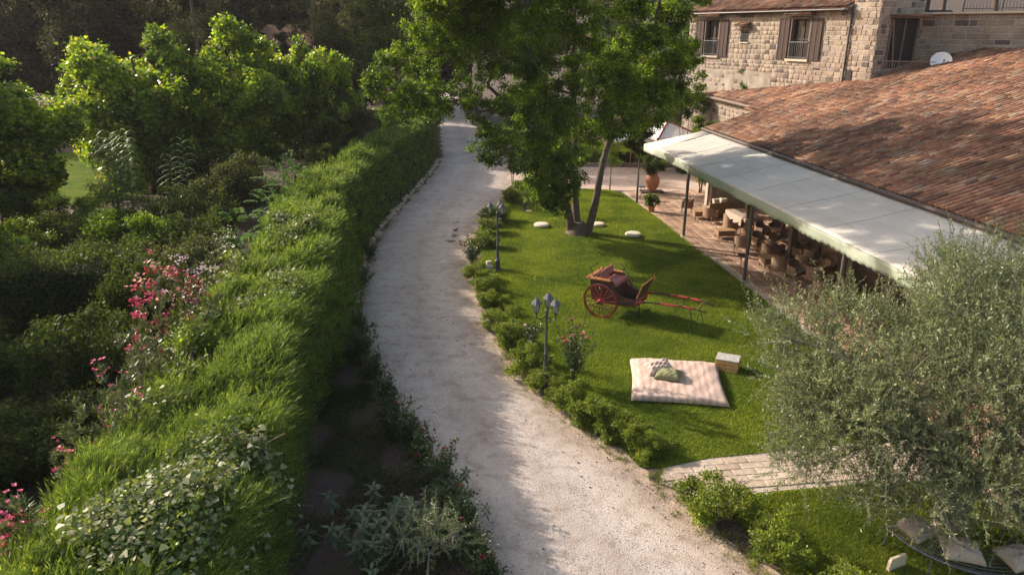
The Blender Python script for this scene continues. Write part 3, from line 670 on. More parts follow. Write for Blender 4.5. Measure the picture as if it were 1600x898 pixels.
def channels(parent, O, E, S, LE, LS, pitch=.245, name='tile_channels'):
    """continuous under-tiles: a corrugated sheet with depth"""
    N = E.cross(S).normalized(); N = N if N.z > 0 else -N
    n = int(LE/pitch)*4; V = []; F = []
    for i in range(n+1):
        u = i*pitch/4; zz = -.05+.03*math.cos(2*math.pi*(i/4)+0)
        for s in (0, LS): V.append(O+E*u+S*s+N*zz)
    for i in range(n): F.append((2*i, 2*i+2, 2*i+3, 2*i+1))
    me = bpy.data.meshes.new(name); me.from_pydata(V, [], F); me.materials.append(M['tile_o']); return link(name, me, parent)
lod = thing('low_tiled_building', 'long low building with a wide terracotta tiled roof behind the white awning', 'building', (0, 0, 0))
E = Vector((-.114, .9935, 0)); Vd = Vector((.9935, .114, 0)); sl = .305
S = (Vd + Vector((0, 0, sl))).normalized(); O = Vector((13.55, 15.2, 4.42)); LS = 13.6*math.sqrt(1+sl*sl)
nE = int(25.3/.245)
def clipA(p): # trim against the tower block
    q = p-FO; return not (q.dot(FD) > -.1 and q.dot(FN) < .25 and q.dot(SN) < .1 and q.dot(FD) < 20 and False)
tiled(lod, O, E, S, nE, int(LS/.40), None, 290, 4)
channels(lod, O, E, S, 25.3, LS)
wing = thing('roof_infill', 'strip of tiled roof joining the long roof to the rear wing', 'roof', (0, 0, 0))
def clipC(p):
    q = Vector((p.x, p.y, 0)); v = (q-Vector((O.x, O.y, 0))).dot(Vd); return v > 3.0 and (p-FO).dot(FN) > .02 and (p.y < 42.3+(p.x-14.2)*.103 or v > 8)
tiled(wing, O+E*25.35, E, S, 18, int(LS/.40), clipC, 60, 14)
wp = [(25.2, 3.0), (27.4, 3.0), (27.4, 6.6), (25.2, 8.2)]; mb = MB(); mb.add([O+E*a+Vd*b+Vector((0, 0, sl*b-.06)) for a, b in wp], [(0, 1, 2, 3)]); mb.build('tile_channels', M['tile_o'], wing)
def tile_ridge(parent, A, B, name='ridge_tile', seed=2):
    g = random.Random(seed); d = (B-A); L = d.length; d.normalize(); X = Vector((0, 0, 1)).cross(d).normalized()*-1; N = X.cross(d); N = N if N.z > 0 else -N
    base = Matrix((X if X.cross(d).z > 0 else -X, d, N)).transposed()
    for k in range(int(L/.4)):
        o = link(name, tile_me, parent); o.matrix_local = Matrix.Translation(A+d*(k*.4)+Vector((0, 0, .04))) @ base.to_4x4() @ Matrix.Diagonal((1.25, 1, 1.2, 1)) @ Matrix.Rotation(g.uniform(-.03, .03), 4, 'Z')
ridgeA = O+S*LS; tile_ridge(lod, ridgeA, ridgeA+E*25.3)
# far slope of the roof, verge and body
mb = MB(); a = O+E*0; top = O+S*LS
mb.add([top+Vector((0, 0, -.03)), top+E*25.3+Vector((0, 0, -.03)), top+E*25.3+Vd*12+Vector((0, 0, -3.6)), top+Vd*12+Vector((0, 0, -3.6))], [(0, 1, 2, 3)]); mb.build('rear_roof_slope', M['tile_o'], lod)
mb = MB()
U = lambda e, v, z: Vector((13.55, 15.2, 0))+E*e+Vd*v+Vector((0, 0, z))
mb.prism([U(24.9, .35, 0), U(24.9, 25, 0), U(24.9, 25, 4.4), U(24.9, 13.5, 8.3), U(24.9, .35, 4.3)], (0, 0, 0), E*.35); 
mb.prism([U(.2, .35, 0), U(.2, 25, 0), U(.2, 25, 4.4), U(.2, 13.5, 8.3), U(.2, .35, 4.3)], (0, 0, 0), E*.35)
c = U(12.6, 3.2, 2.15); mb.box(c, (25, .35, 4.3), math.atan2(E.y, E.x)); mb.build('wall', M['plaster'], lod)
mb = MB(); c = U(12.6, 1.75, 4.1); mb.box(c, (24.6, 2.7, .12), math.atan2(E.y, E.x)); mb.build('loggia_ceiling', M['shutter'], lod)
for k in range(6):
    mb = MB(); p = U(1+k*4.6, .3, 2.1); mb.box(p, (.28, .28, 4.2), math.atan2(E.y, E.x)); mb.build('pillar', M['frame'], lod)
mb = MB(); p0, p1 = U(-.1, -.10, 4.41), U(25.4, -.10, 4.41)
mb.tube([p0, p1], .085, 8); mb.build('gutter', M['pvc'], lod, True)
mb = MB(); mb.tube([U(-.1, .1, 4.15), U(25.4, .1, 4.15)], .04, 6); mb.build('gutter_pipe', M['iron_dark'], lod, True)
mb = MB(); mb.box(U(12.65, .22, 4.26), (25.4, .12, .2), math.atan2(E.y, E.x)); mb.build('fascia', M['frame'], lod)
# plane B behind
rear = thing('rear_tiled_wing', 'lower wing with greyer roof tiles meeting the farmhouse wall', 'building', (0, 0, 0))
OB = Vector((14.2, 42.2, 5.4)); EB = Vector((-.1025, .9947, 0)); VB = Vector((.9947, .1025, 0)); SB = (VB+Vector((0, 0, .34))).normalized()
def clipB(p): return (p-FO).dot(FN) > .02
tiled(rear, OB, EB, SB, int(9.4/.245), 24, clipB, 120, 9)
mb = MB(); mb.add([OB+Vector((0, 0, -.03)), OB+EB*9.4+Vector((0, 0, -.03)), OB+EB*9.4+SB*.6, OB+EB*4+SB*4.8, OB+SB*6.5], [(0, 1, 2, 3, 4)]); mb.build('tile_channels', M['tile_o'], rear)
mb = MB(); p0 = OB+Vector((-.06, 0, -.1)); mb.tube([p0, p0+EB*9.5], .08, 6); mb.build('eave_beam', M['frame'], rear)
mb = MB(); c = OB+EB*4.6+VB*.6; mb.box((c.x, c.y, 2.6), (9.0, .4, 5.2), math.atan2(EB.y, EB.x)); mb.build('wall', M['mortar'], rear)
c = OB+EB*9.3+VB*.6
stonewall(rear, (OB+VB*.38)[:2], EB[:2], (-VB)[:2], 9.0, 1.5, 5.2, [], 120, seed=12)
# farmhouse roof + pent roofs
hs = .36; HS = (-FN+Vector((0, 0, hs))).normalized(); HO = FP(1.85, 10.72, .45)
tiled(house, HO, FD, HS, int(13.4/.245), 22, None, 60, 7)
mb = MB(); mb.add([HO+Vector((0, 0, -.03)), HO+FD*13.4+Vector((0, 0, -.03)), HO+FD*13.4+HS*9-Vector((0, 0, .03)), HO+HS*9-Vector((0, 0, .03))], [(0, 1, 2, 3)]); mb.build('roof_deck', M['tile_o'], house)
mb = MB(); quadprism(mb, 1.8, 15.2, 10.55, 10.66, .3, .42); mb.build('eave_board', M['frame'], house)
mb = MB(); p = FP(1.85, 10.6, .5); q = FP(15.2, 10.6, .5); mb.tube([p, q], .06, 8); mb.build('gutter', M['iron_dark'], house, True)
for (u0, u1, z) in ((W2[0]-.3, W2[1]+.3, 10.32), (W1[0]-.3, W1[1]+.3, 10.36), (W3[0]-.15, W3[1]+.15, 9.78)):
    pr = MB(); quadprism(pr, u0, u1, z+.02, z+.06, -.05, .45); po = pr.build('pent_roof', M['frame'], house)
    S3 = (-FN+Vector((0, 0, .35))).normalized(); O3 = FP(u0, z+.06, .52)
    for i in range(int((u1-u0)/.2)):
        o = link('roof_tile', tile_me, po); X = FD if FD.cross(S3).z > 0 else -FD; N3 = X.cross(S3)
        o.matrix_local = Matrix.Translation(O3+FD*(.1+i*.2)) @ Matrix((X, S3, N3)).transposed().to_4x4()
# satellite dish on the low roof
dh = thing('satellite_dish', 'white satellite dish poking above the tiled roof', 'satellite dish', (22.1, 38.7, 7.45), R(-25))
mb = MB(); prof = [(.02, 0)]+[(.5*k/8, .12*(k/8)**2) for k in range(1, 9)]+[(.5, .10)]+[(.5*k/8, .12*(k/8)**2-.02) for k in range(7, 0, -1)]+[(.02, -.02)]
mb.lathe(prof, (0, 0, 0), 24); d_ = mb.build('dish', M['dish'], dh, True); d_.rotation_euler = (R(65), 0, 0); d_.location = (0, 0, .55)
mb = MB(); mb.tube([(0, .05, -.3), (0, .05, .5)], .03, 6); mb.build('mast', M['iron'], dh)
mb = MB(); mb.tube([(0, -.05, .2), (0.1, -.5, .62)], .015, 5); mb.box((.1, -.5, .66), (.08, .12, .08)); mb.build('receiver_arm', M['iron'], dh)
# ---------------------------------------------------------------- awning
aw = thing('awning', 'long cream canvas awning with a grey green scalloped valance along the tiled roof', 'awning', (0, 0, 0))
C1 = Vector((7.5, 38.05, 3.7)); C2 = Vector((7.22, 39.5, 3.7)); OUT = Vector((10.2, 16.2, 3.7))
INF = Vector((10.72, 40.3, 4.33)); INN = Vector((13.42, 16.3, 4.33))
nL, nW = 130, 14; V = []
for i in range(nL+1):
    t = i/nL; a = OUT.lerp(C1, t); b = INN.lerp(Vector((10.83, 39.0, 4.33)), t)
    ph = (t*22.5/2.75) % 1
    for j in range(nW+1):
        s = j/nW; p = a.lerp(b, s); sag = .045*math.sin(math.pi*ph)**.8*(math.sin(math.pi*s)**.7)+.02*math.sin(t*40+s*9)*math.sin(math.pi*s)
        V.append((p.x, p.y, p.z-sag))
F = [(i*(nW+1)+j, (i+1)*(nW+1)+j, (i+1)*(nW+1)+j+1, i*(nW+1)+j+1) for i in range(nL) for j in range(nW)]
b0 = len(V); V += [tuple(C2), tuple(INF)]; F += [(nL*(nW+1), b0, b0+1, nL*(nW+1)+nW)]
me = bpy.data.meshes.new('canopy'); me.from_pydata(V, [], F); me.materials.append(M['awning']); me.polygons.foreach_set('use_smooth', [True]*len(F))
cn = link('canopy', me, aw); so = cn.modifiers.new('thick', 'SOLIDIFY'); so.thickness = .012
def ribbon(name, A, B, top_off, h, n, sc, mat, amp=.04):
    V = []; F = []; d = B-A; nrm = Vector((-d.y, d.x, 0)).normalized()
    for i in range(n+1):
        t = i/n; p = A.lerp(B, t); wv = amp*math.sin(t*d.length*2.4)+amp*.4*math.sin(t*d.length*6.1); hh = h+.05*abs(math.sin(math.pi*t*d.length/sc))
        for k in range(4):
            q = k/3; V.append(p+nrm*(wv*q)+Vector((0, 0, -hh*q-top_off)))
    for i in range(n):
        for k in range(3): F.append((i*4+k, i*4+k+1, i*4+k+5, i*4+k+4))
    me = bpy.data.meshes.new(name); me.from_pydata(V, [], F); me.materials.append(mat); me.polygons.foreach_set('use_smooth', [True]*len(F)); o = link(name, me, aw)
    m_ = o.modifiers.new('thick', 'SOLIDIFY'); m_.thickness = .01; return o
ribbon('valance', OUT, C1, .004, .31, 380, .32, M['valance']); ribbon('valance', C1, C2, .004, .34, 30, .32, M['awning'], .02)
ribbon('valance', OUT+Vector((.02, 0, 0)), INN, .004, .30, 60, .32, M['valance'], .03)
for s in (.34, .66):
    mb = MB(); P = [OUT.lerp(INN, s), C1.lerp(Vector((10.83, 39.0, 4.33)), s)]; mb.tube([P[0]+Vector((0, 0, -.12)), P[1]+Vector((0, 0, -.12))], .04, 6); mb.build('purlin', M['frame'], aw)
for k in range(9):
    t = k/8; a = OUT.lerp(C1, t)+Vector((.05, 0, -.02)); b = INN.lerp(Vector((10.83, 39.0, 4.33)), t)+Vector((0, 0, -.03))
    mb = MB(); V_ = []; 
    for j in range(nW+1):
        p = a.lerp(b, j/nW)
    mb.tube([a+Vector((0, 0, -.06)), b+Vector((0, 0, -.06))], .035, 6); mb.build('rafter', M['frame'], aw)
# sewn seams, proud of the cloth
def canopy_pt(t, s):
    a = OUT.lerp(C1, t); b = INN.lerp(Vector((10.83, 39.0, 4.33)), t); ph = (t*22.5/2.75) % 1; p = a.lerp(b, s)
    return Vector((p.x, p.y, p.z-.045*math.sin(math.pi*ph)**.8*(math.sin(math.pi*s)**.7)-.02*math.sin(t*40+s*9)*math.sin(math.pi*s)+.012))
for s in (.25, .5, .75):
    mb = MB(); mb.tube([canopy_pt(i/120, s) for i in range(121)], .006, 4); mb.build('seam', M['valance'], aw)
for k in range(1, 9):
    mb = MB(); t = k*2.75/22.5; mb.tube([canopy_pt(min(1, t), j/12) for j in range(13)], .0065, 4); mb.build('seam', M['valance'], aw)
for (x, y) in ((8.42, 34.0), (9.35, 27.3), (10.1, 20.8)):
    mb = MB(); mb.tube([(x, y, 0), (x, y, 3.62)], .075, 8); mb.build('post', M['post'], aw, True)
    mb = MB(); mb.box((x, y, .03), (.3, .3, .06), .2); mb.build('post_foot', M['pale_stone'], aw)
# ---------------------------------------------------------------- vegetation
def tube_path(a, b, bend, n=6, g=rnd):
    a, b = Vector(a), Vector(b); m = (a+b)/2+Vector(bend); out = []
    for i in range(n+1):
        t = i/n; out.append((a*(1-t)**2+m*2*t*(1-t)+b*t*t))
    return out
def make_tree(name, label, cat, loc, clumps, n, L, W, mat, seed, trunk_r=.2, trunks=None, bark='bark', group=None, limbs=True, **kw):
    g = np.random.default_rng(seed); r_ = random.Random(seed); t = thing(name, label, cat, loc, 0, group)
    V, F = blob_leaves(clumps, n, L, W, g, **kw)
    link('crown', raw_mesh('crown', V, F, 4, M[mat]), t)
    mb = MB(); trunks = trunks or [[(0, 0, -.1), tuple(np.mean([c[:3] for c in clumps], 0))]]
    for p in trunks:
        k = len(p); rr = [trunk_r*(1-.65*i/max(1, (4*(k-1)))) for i in range(4*(k-1)+1)]; pts = catmull(p, 4); mb.tube(pts, rr, 9)
    mb.build('trunk', M[bark], t, True)
    if limbs:
        mb = MB()
        tops = [catmull(p, 6) for p in trunks]
        nodes = [(pt, trunk_r*.5) for q in tops for pt in q[len(q)//4:]]
        dist0 = lambda c: min(np.linalg.norm(pt-np.array(c[:3])) for pt, _ in nodes0)
        nodes0 = list(nodes)
        for c in sorted(clumps, key=dist0):
            best = None
            for pt, rr0 in nodes:
                dd = np.linalg.norm(pt-np.array(c[:3])) + (1 if pt[2] > c[2] else 0)
                if best is None or dd < best[0]: best = (dd, pt, rr0)
            P = tube_path(best[1], c[:3], (r_.uniform(-.2, .2), r_.uniform(-.2, .2), r_.uniform(.05, .3)), 5); r0 = min(best[2], trunk_r*.42)*.85; nodes.append((np.array(c[:3]), max(.02, r0*.7)))
            mb.tube(P, [r0*(1-.3*i/5) for i in range(6)], 5)
            for _ in range(3):
                e = Vector(c[:3])+Vector(rdir(1, g)[0])*c[3]*.8; mb.tube([P[3], (P[3]+e)/2+Vector((0, 0, .1)), e], [trunk_r*.14, trunk_r*.09, .01], 4)
        mb.build('limbs', M[bark], t, True)['kind'] = 'stuff'
    return t
# ---- the large tree on the lawn
BT = [(-5.4,33,8.0),(-4.6,33.5,6.7),(-4.3,34,8.7),(-5.0,33,6.2),(-3.2,35,9.8),(-4.2,36,7.4),(-2.8,33,8.4),(-2.0,36,10.0),(-2.3,34,7.0),(-1.5,33,6.1),(-.9,33,5.0),(-.8,32.5,7.6),(-.6,35,9.2),(.4,32,8.5),(0,33,6.5),(1.1,33,9.7),(1.4,32,7.4),(.9,32.5,5.4),(1.7,32.5,4.0),(2.2,32,6.1),(2.1,31.5,8.7),(2.5,33,10.3),(2.7,33.4,3.0),(1.6,33.8,3.3),(3.0,32,7.4),(3.6,33,9.2),(4.0,33,6.5),(4.5,33,8.2),(5.1,34,10.0),(5.9,34,7.0),(6.3,34,8.7),(7.0,35,10.0),(7.2,35,7.5),(8.0,35.5,9.2),(7.6,36,6.3),(6.4,35,5.7),(6.0,37,4.9),(8.2,36,8.0),(4.1,36,4.6),(2.2,34,11.8),(4.4,34,12.1),(6.9,35,11.9),(0,34,11.6),(-2.0,35,11.4),(-3.7,35,6.0),(2.6,34.3,1.9),(3,35.5,13.4),(5.5,36,13.2),(.8,36,13),(3.5,36.5,7.5),(1.0,36,7.0),(5.5,37,8.5)]
BT += [(-2.5,31.5,13.2),(0,31,13.6),(2.5,31,13.6),(5,31.5,13.2),(-3,29,13.0),(-.8,28.6,13.8),(1.6,28.6,14),(4,28.8,13.4),(-2.2,26.6,13.4),(.3,26.2,13.8),(2.8,26.4,13.6),(5,27,13),(-1,24.4,13.2),(1.5,24,13.5),(3.8,24.4,13.2),(-3.6,33.5,13),(6.5,33.5,12.8),(2,33.5,14),(1,22.5,13),(3.2,22.6,12.9),(-2.6,23.6,12.8),(-3.2,26,13),(-4.6,28.2,12.8),(-4.0,30.6,12.9),(-5.2,32.4,12.7),(-3.8,34.8,12.8),(-5.6,35.8,12.6),(-4.4,38,12.6),(-5.8,39.6,12.4),(-1.2,33.4,13.2),(-.4,23.4,12.9),(-1.4,26.9,12.8),(2.0,29.9,12.9),(1.2,31.4,12.6),(3.4,29.6,12.7),(.5,27.4,12.8),(-1.5,30.2,12.7),(4.6,25.4,12.8)]  # high clumps above the view, added to shade the awning and roof
BT += [(-1.6,31.6,9.2),(-1.0,31.8,10.6),(-2.6,32.2,10.4),(0.6,31.2,10.6),(-.2,31.4,8.2),(2.6,31,9.8),(1.0,31.2,6.4),(1.9,32.8,5.0),(2.6,32.4,4.4),(3.6,33.2,5.2),(2.0,33.6,3.9),(1.2,33.0,4.6),(2.9,34.2,3.5),(1.3,34.2,2.7),(5.0,33.4,5.6),(4.9,33,7.2),(5.6,32.8,9),(6.6,33.6,6.9),(7.6,34.2,8.4),(8.4,35,6.9),(7.8,35.4,10.4),(-2.1,31,10.2),(-1.3,31.5,10.5),(-2.7,32,9.5),(-.8,31.5,9.7),(-2.8,31,10.6),(-1.7,31.5,9.2),(-3.6,32,10),(-1.2,32.6,4.5),(-.8,32.8,4.0),(1.5,33,2.8),(2.0,33,2.2),(.9,33,3.3),(2.6,33,2.6),(.5,33,3.9),(1.3,33.3,2.4),(2.0,32.5,3.4),(-5.9,33.2,7.2),(6.5,24,13.2),(6,26,13.4),(8,26.5,13.2),(7.5,28.5,13.3),(5.8,22.4,13.0),(8.8,24.6,13.2),(9.6,27,13.0),(4.4,21.5,12.9),(1.9,33.5,1.7),(2.4,33.6,1.4),(1.5,33.6,1.9),(-3.4,33,6.6),(-3.6,33.4,9.6)]
R_BT = random.Random(3); ox, oy = 3.4, 34.6
bt_cl = [(x-ox, y-oy, z, (.75 if z < 5.2 else 1.05 if z < 12.2 else 1.38)*R_BT.uniform(.85, 1.25)*(.7 if z < 2.4 else 1)) for x, y, z in BT]  # topmost unseen clumps enlarged to thicken their shade on the roof
bt = make_tree('camphor_tree', 'large dark leafy tree with several leaning trunks growing in the lawn', 'tree', (ox, oy, 0), bt_cl, 330000, .125, .07, 'tree', 41, .21,
    [[(-.45, 0, -.1), (-.7, -.4, 1.4), (-1.6, -.9, 3.0), (-2.5, -1.2, 5.2), (-4.5, -1, 7.2)], [(-.1, .1, -.1), (-.3, .2, 2.0), (-.4, .2, 5.0), (-.6, 0, 8.5), (-.5, 0, 12)], [(.35, 0, -.1), (.7, 0, 1.6), (1.0, 0, 3.6), (1.7, .1, 6.0), (3.0, .4, 9.0), (3.4, .4, 12)]],
    bark='bark', sub=20, subr=.28, out=.5, droop=.25, up=.5)
mb = MB(); mb.tube([(ox-.1, oy, -.1), (ox-.1, oy, .25), (ox-.1, oy, .6)], [.75, .55, .3], 12); o = mb.build('root_flare', M['bark'], bt, True); o.location = (-ox, -oy, 0)
# ---- broadleaf trees of the left garden
def rel(cl, loc): return [(a-loc[0], b-loc[1], c, r) for a, b, c, r in cl]
def crown_cl(rx, ry, rz, zc, n, r, seed, top=0):
    g = random.Random(seed); out = []
    for i in range(n):
        while 1:
            u = [g.uniform(-1, 1) for _ in range(3)]; l = math.sqrt(sum(x*x for x in u))
            if .35 < l < 1: break
        out.append((u[0]*rx, u[1]*ry, zc+u[2]*rz, r*g.uniform(.7, 1.25)))
    return out
pA = make_tree('broadleaf_tree', 'tall light green broadleaf tree left of the cane clump, its top in the sun', 'tree', (-22.3, 44, 0), crown_cl(4.4, 3.2, 3.9, 5.0, 46, 1.25, 1), 60000, .22, .19, 'poplar', 51, .2, [[(0, 0, -.1), (.1, 0, 3), (0, .1, 8)]], sub=12, out=.5, up=.7, flat=1.1, group='broadleaf trees of the left garden')
pB = make_tree('broadleaf_tree', 'bright green broadleaf tree in the middle of the row above the cane clump', 'tree', (-17, 46, 0), crown_cl(3.6, 3, 4.2, 5.3, 42, 1.15, 2), 52000, .20, .17, 'poplar', 52, .2, [[(0, 0, -.1), (.1, 0, 3), (0, .1, 8)]], sub=12, out=.5, up=.7, flat=1.1, group='broadleaf trees of the left garden')
copy_tree(pA, (-13.2, 50, 0), 2.1, 'green broadleaf tree at the right end of the sunlit row, beside the grey shrubs', (.78, .78, .93))
copy_tree(pB, (-26.5, 36.5, 0), 1.2, 'broadleaf tree cut by the left edge of the picture', (1.1, 1.1, .86))
copy_tree(pA, (-27.5, 50.5, 0), 4.0, 'grey green tree behind, between the two leftmost broadleaf trees', (.7, .7, .86))
# out-of-view neighbours of the same row that shade the road and left garden
for (x_, y_, lb) in ((-27.5, 28, 'broadleaf tree outside the left edge, behind the broad dark hedge'), (-24.5, 22, 'broadleaf tree outside the left edge, level with the dark thicket'), (-20.5, 16.5, 'broadleaf tree outside the left edge, nearest the camera')): copy_tree(pB, (x_, y_, 0), x_, lb, (1.0, 1.0, 1.0))
copy_tree(pA, (-17.5, 26.5, 0), .6, 'tall broadleaf tree beside the left thicket, its shade on the hedge', (.62, .62, .74)) if False else None
# ---- dark evergreens of the background wood
f1 = make_tree('evergreen_tree', 'dark evergreen tree in the shaded wood at the upper left', 'tree', (-54, 80, 0), crown_cl(4.8, 4.4, 7.5, 9, 34, 2.2, 11), 30000, .34, .20, 'dark', 61, .35, [[(0, 0, -.1), (.2, 0, 6), (0, 0, 15)]], sub=12, group='dark evergreen trees of the wood at the top left', limbs=False)
f2 = make_tree('evergreen_tree', 'dark evergreen tree in the shaded wood at the upper left', 'tree', (-44, 74, 0), crown_cl(4.0, 4.0, 8.5, 10, 34, 2.0, 12), 30000, .34, .18, 'dark', 62, .35, [[(0, 0, -.1), (-.2, 0, 6), (0, 0, 16)]], sub=12, group='dark evergreen trees of the wood at the top left', limbs=False)
k = 0
for (x, y) in [(-62,78),(-38,68),(-32,74),(-27,70),(-50,82),(-40,84),(-62,80),(-70,72),(-33,86),(-57,92),(-46,95),(-24,84),(-68,88),(-29,97),(-38,100),(-52,104),(-64,104),(-76,96),(-19,100),(-15,74),(-9,88),(-20,112),(-30,114),(-42,118)]:
    k += 1; copy_tree(f1 if k % 2 else f2, (x, y, hz(x, y)), k*1.7, None, (1, 1, .95+.25*((k*37) % 10)/10))
# trees at the back centre: several kinds
m1 = make_tree('conifer', 'greyish conifer above the low pale house at the back', 'tree', (-17.2, 66, 0), crown_cl(2.6, 2.6, 5.5, 8, 20, 1.4, 21), 16000, .22, .10, 'greygreen', 71, .3, [[(0, 0, -.1), (.1, 0, 5), (0, 0, 13)]], limbs=False)
copy_tree(m1, (-25.8, 62, 0), 2.0, 'grey green conifer rising behind the sunlit broadleaf row, left of the low house', (1, 1, 1.0))
m2 = make_tree('evergreen_tree', 'tall brownish evergreen with a bare trunk left of the far road', 'tree', (-11.3, 64, 0), crown_cl(3.0, 3.0, 5.0, 9.5, 22, 1.6, 22), 20000, .26, .12, 'darkgreen', 72, .28, [[(0, 0, -.1), (.3, 0, 4), (-.1, 0, 8), (0, 0, 13)]], sub=12)
copy_tree(m2, (-5.6, 96, 0), 1.0, 'dark tree closing the view above the far end of the road', (1.3, 1.3, 1.2))
copy_tree(m2, (-14.0, 104, 0), 3.0, 'dark tree left of the far end of the road', (1.4, 1.4, 1.3))
copy_tree(m2, (3.5, 84, 0), 4.4, 'dark tree behind the back lawn, seen through the large tree', (1.4, 1.4, 1.1))
copy_tree(m2, (12.5, 86, 0), 5.4, 'tall dark tree behind the white parasols', (1.5, 1.5, 1.1))
copy_tree(m2, (21, 80, 0), .4, 'tall dark tree behind the farmhouse roof', (1.4, 1.4, 1.1))
copy_tree(m2, (10.0, 66, 0), 2.4, 'dark tree between the back lawn and the farmhouse', (1.0, 1.0, .75))
for i, (x, y, s) in enumerate([(23.5, 48.5, .62), (27.5, 49, .55), (31.5, 50, .66), (36, 49, .6)]):
    copy_tree(m2, (x, y, 10.3), i*1.3, ['twisted tree on the terrace just right of the farmhouse tower', 'tree on the terrace above the middle of the garden wall', 'tree on the terrace behind the railing', 'tree on the terrace at the right end of the railing'][i], s)
cy = make_tree('cypress', 'dark upright cypress in front of the low house roof', 'tree', (-21.2, 64, 0), [(0, 0, 2+i*1.0, .75-.03*i) for i in range(13)], 9000, .2, .08, 'dark', 81, .2, limbs=False)
copy_tree(cy, (-19.6, 64.5, 0), 1, 'second dark upright cypress, just right of the low house gable')
# ---- shrubs in the middle ground, left of the road
def shrub(label, loc, rx, ry, h, n, L, W, mat, seed, r=None, nc=16, name='shrub', cat='shrub', group=None, sub=10, **kw):
    r = r or min(rx, ry)*.42; cl = [(a, b, max(r*.5, c), q) for a, b, c, q in crown_cl(rx-r*.5, ry-r*.5, h*.5-r*.4, h*.5, nc, r, seed)]
    g = np.random.default_rng(seed); t = thing(name, label, cat, loc, 0, group); V, F = blob_leaves(cl, n, L, W, g, sub=sub, **kw)
    link('foliage', raw_mesh('foliage', V, F, 4, M[mat]), t); mb = MB(); rr = random.Random(seed)
    for _ in range(6): mb.tube(tube_path((rr.uniform(-.1, .1), rr.uniform(-.1, .1), -.05), (rr.uniform(-.5, .5)*rx, rr.uniform(-.5, .5)*ry, h*.75), (0, 0, .1), 4), [.03, .025, .02, .015, .01], 4)
    mb.build('stems', M['bark'], t); return t
s1 = shrub('grey feathery shrub right of the broadleaf row', (-10.8, 48, 0), 1.9, 2.2, 6.4, 14000, .16, .05, 'greygreen', 101)
s2 = shrub('dark green shrub below the grey feathery shrub', (-11.2, 43, 0), 2.0, 2.4, 4.6, 14000, .15, .07, 'darkgreen', 102)
shrub('yellowish upright shrub in front of the bare trunk', (-9.4, 52, 0), 1.3, 1.6, 5.2, 9000, .15, .06, 'sumac', 103)
shrub('dry brownish shrub left of the far hedge end', (-8.9, 44, 0), 1.1, 2.5, 2.6, 7000, .13, .05, 'dry', 104)
shrub('dark bush above the far end of the hedge', (-9.6, 57, 0), 1.8, 2, 3.4, 8000, .16, .08, 'darkgreen', 105)
shrub('pale leaved shrub between the cane clump and the feathery bush', (-14.2, 36, 0), 2.2, 1.8, 4.2, 13000, .14, .06, 'greygreen', 106)
shrub('dark shrub below the pale leaved shrub', (-14.6, 31, 0), 2.4, 2.2, 2.9, 12000, .13, .07, 'darkgreen', 107)
shrub('dark rounded bush under the middle broadleaf tree', (-17.5, 40.5, 0), 3.0, 2.0, 3.8, 14000, .17, .10, 'darkgreen', 108)
shrub('sunlit leafy bush in front of the left lawn glimpse', (-25.0, 34.5, 0), 2.8, 1.6, 2.3, 12000, .13, .07, 'tree', 109)
shrub('mixed green bush left of the cane clump', (-20.6, 33.4, 0), 2.4, 1.6, 2.6, 12000, .13, .06, 'box', 110)
shrub('low green bush at the left edge beside the dark thicket', (-24.5, 28.5, 0), 2.6, 1.8, 2.5, 10000, .12, .06, 'darkgreen', 111)
copy_tree(s2, (-10.4, 38.5, 0), 1.0, 'dark bush just behind the bright feather leaved bush', .8)
copy_tree(s1, (-12.6, 57, 0), 2.0, 'grey shrub at the foot of the bare trunk', .9)
shrub('ivy covered stump left of the far road', (-8.2, 66, 0), 1.6, 2, 3.6, 7000, .16, .08, 'greygreen', 112)
# stone ruin between the shrubs
ru = thing('rubble_wall', 'low pinkish rubble wall glimpsed between shrubs left of the far hedge', 'wall', (0, 0, 0))
for i in range(70):
    o = link('stone', pale_me, ru); x = -12.2+rnd.random()*5; z = rnd.random()*1.7; s = rnd.uniform(.25, .5)
    o.matrix_local = Matrix.Translation((x, 61.0+rnd.uniform(0, .3)-z*.1, z)) @ Matrix.Rotation(math.pi+rnd.uniform(-.3, .3), 4, 'Z') @ Matrix.Diagonal((s, s*.6, s*.7, 1))
mb = MB(); mb.box((-9.8, 61.3, .9), (5.2, .4, 1.9)); mb.build('wall_core', M['mortar'], ru)
# low house far behind
hs_ = thing('low_house', 'small pale house with a pinkish tiled gable roof far behind the trees', 'house', (-23.0, 75, 0), R(12))
mb = MB(); mb.box((0, 0, 4.2), (9, 6, 8.4)); mb.build('wall', M['plaster'], hs_)
mb = MB()
for s in (-1, 1): mb.add([(-4.9, s*3.4, 8.2), (4.9, s*3.4, 8.2), (4.9, 0, 10.1), (-4.9, 0, 10.1), (-4.9, s*3.4, 8.05), (4.9, s*3.4, 8.05), (4.9, 0, 9.95), (-4.9, 0, 9.95)], [(0, 1, 2, 3), (7, 6, 5, 4), (0, 4, 5, 1), (1, 5, 6, 2), (3, 2, 6, 7), (0, 3, 7, 4)])
mb.add([(-4.4, -3, 8.3), (-4.4, 3, 8.3), (-4.4, 0, 9.95)], [(0, 1, 2)]); mb.build('roof', M['tile_i'], hs_)
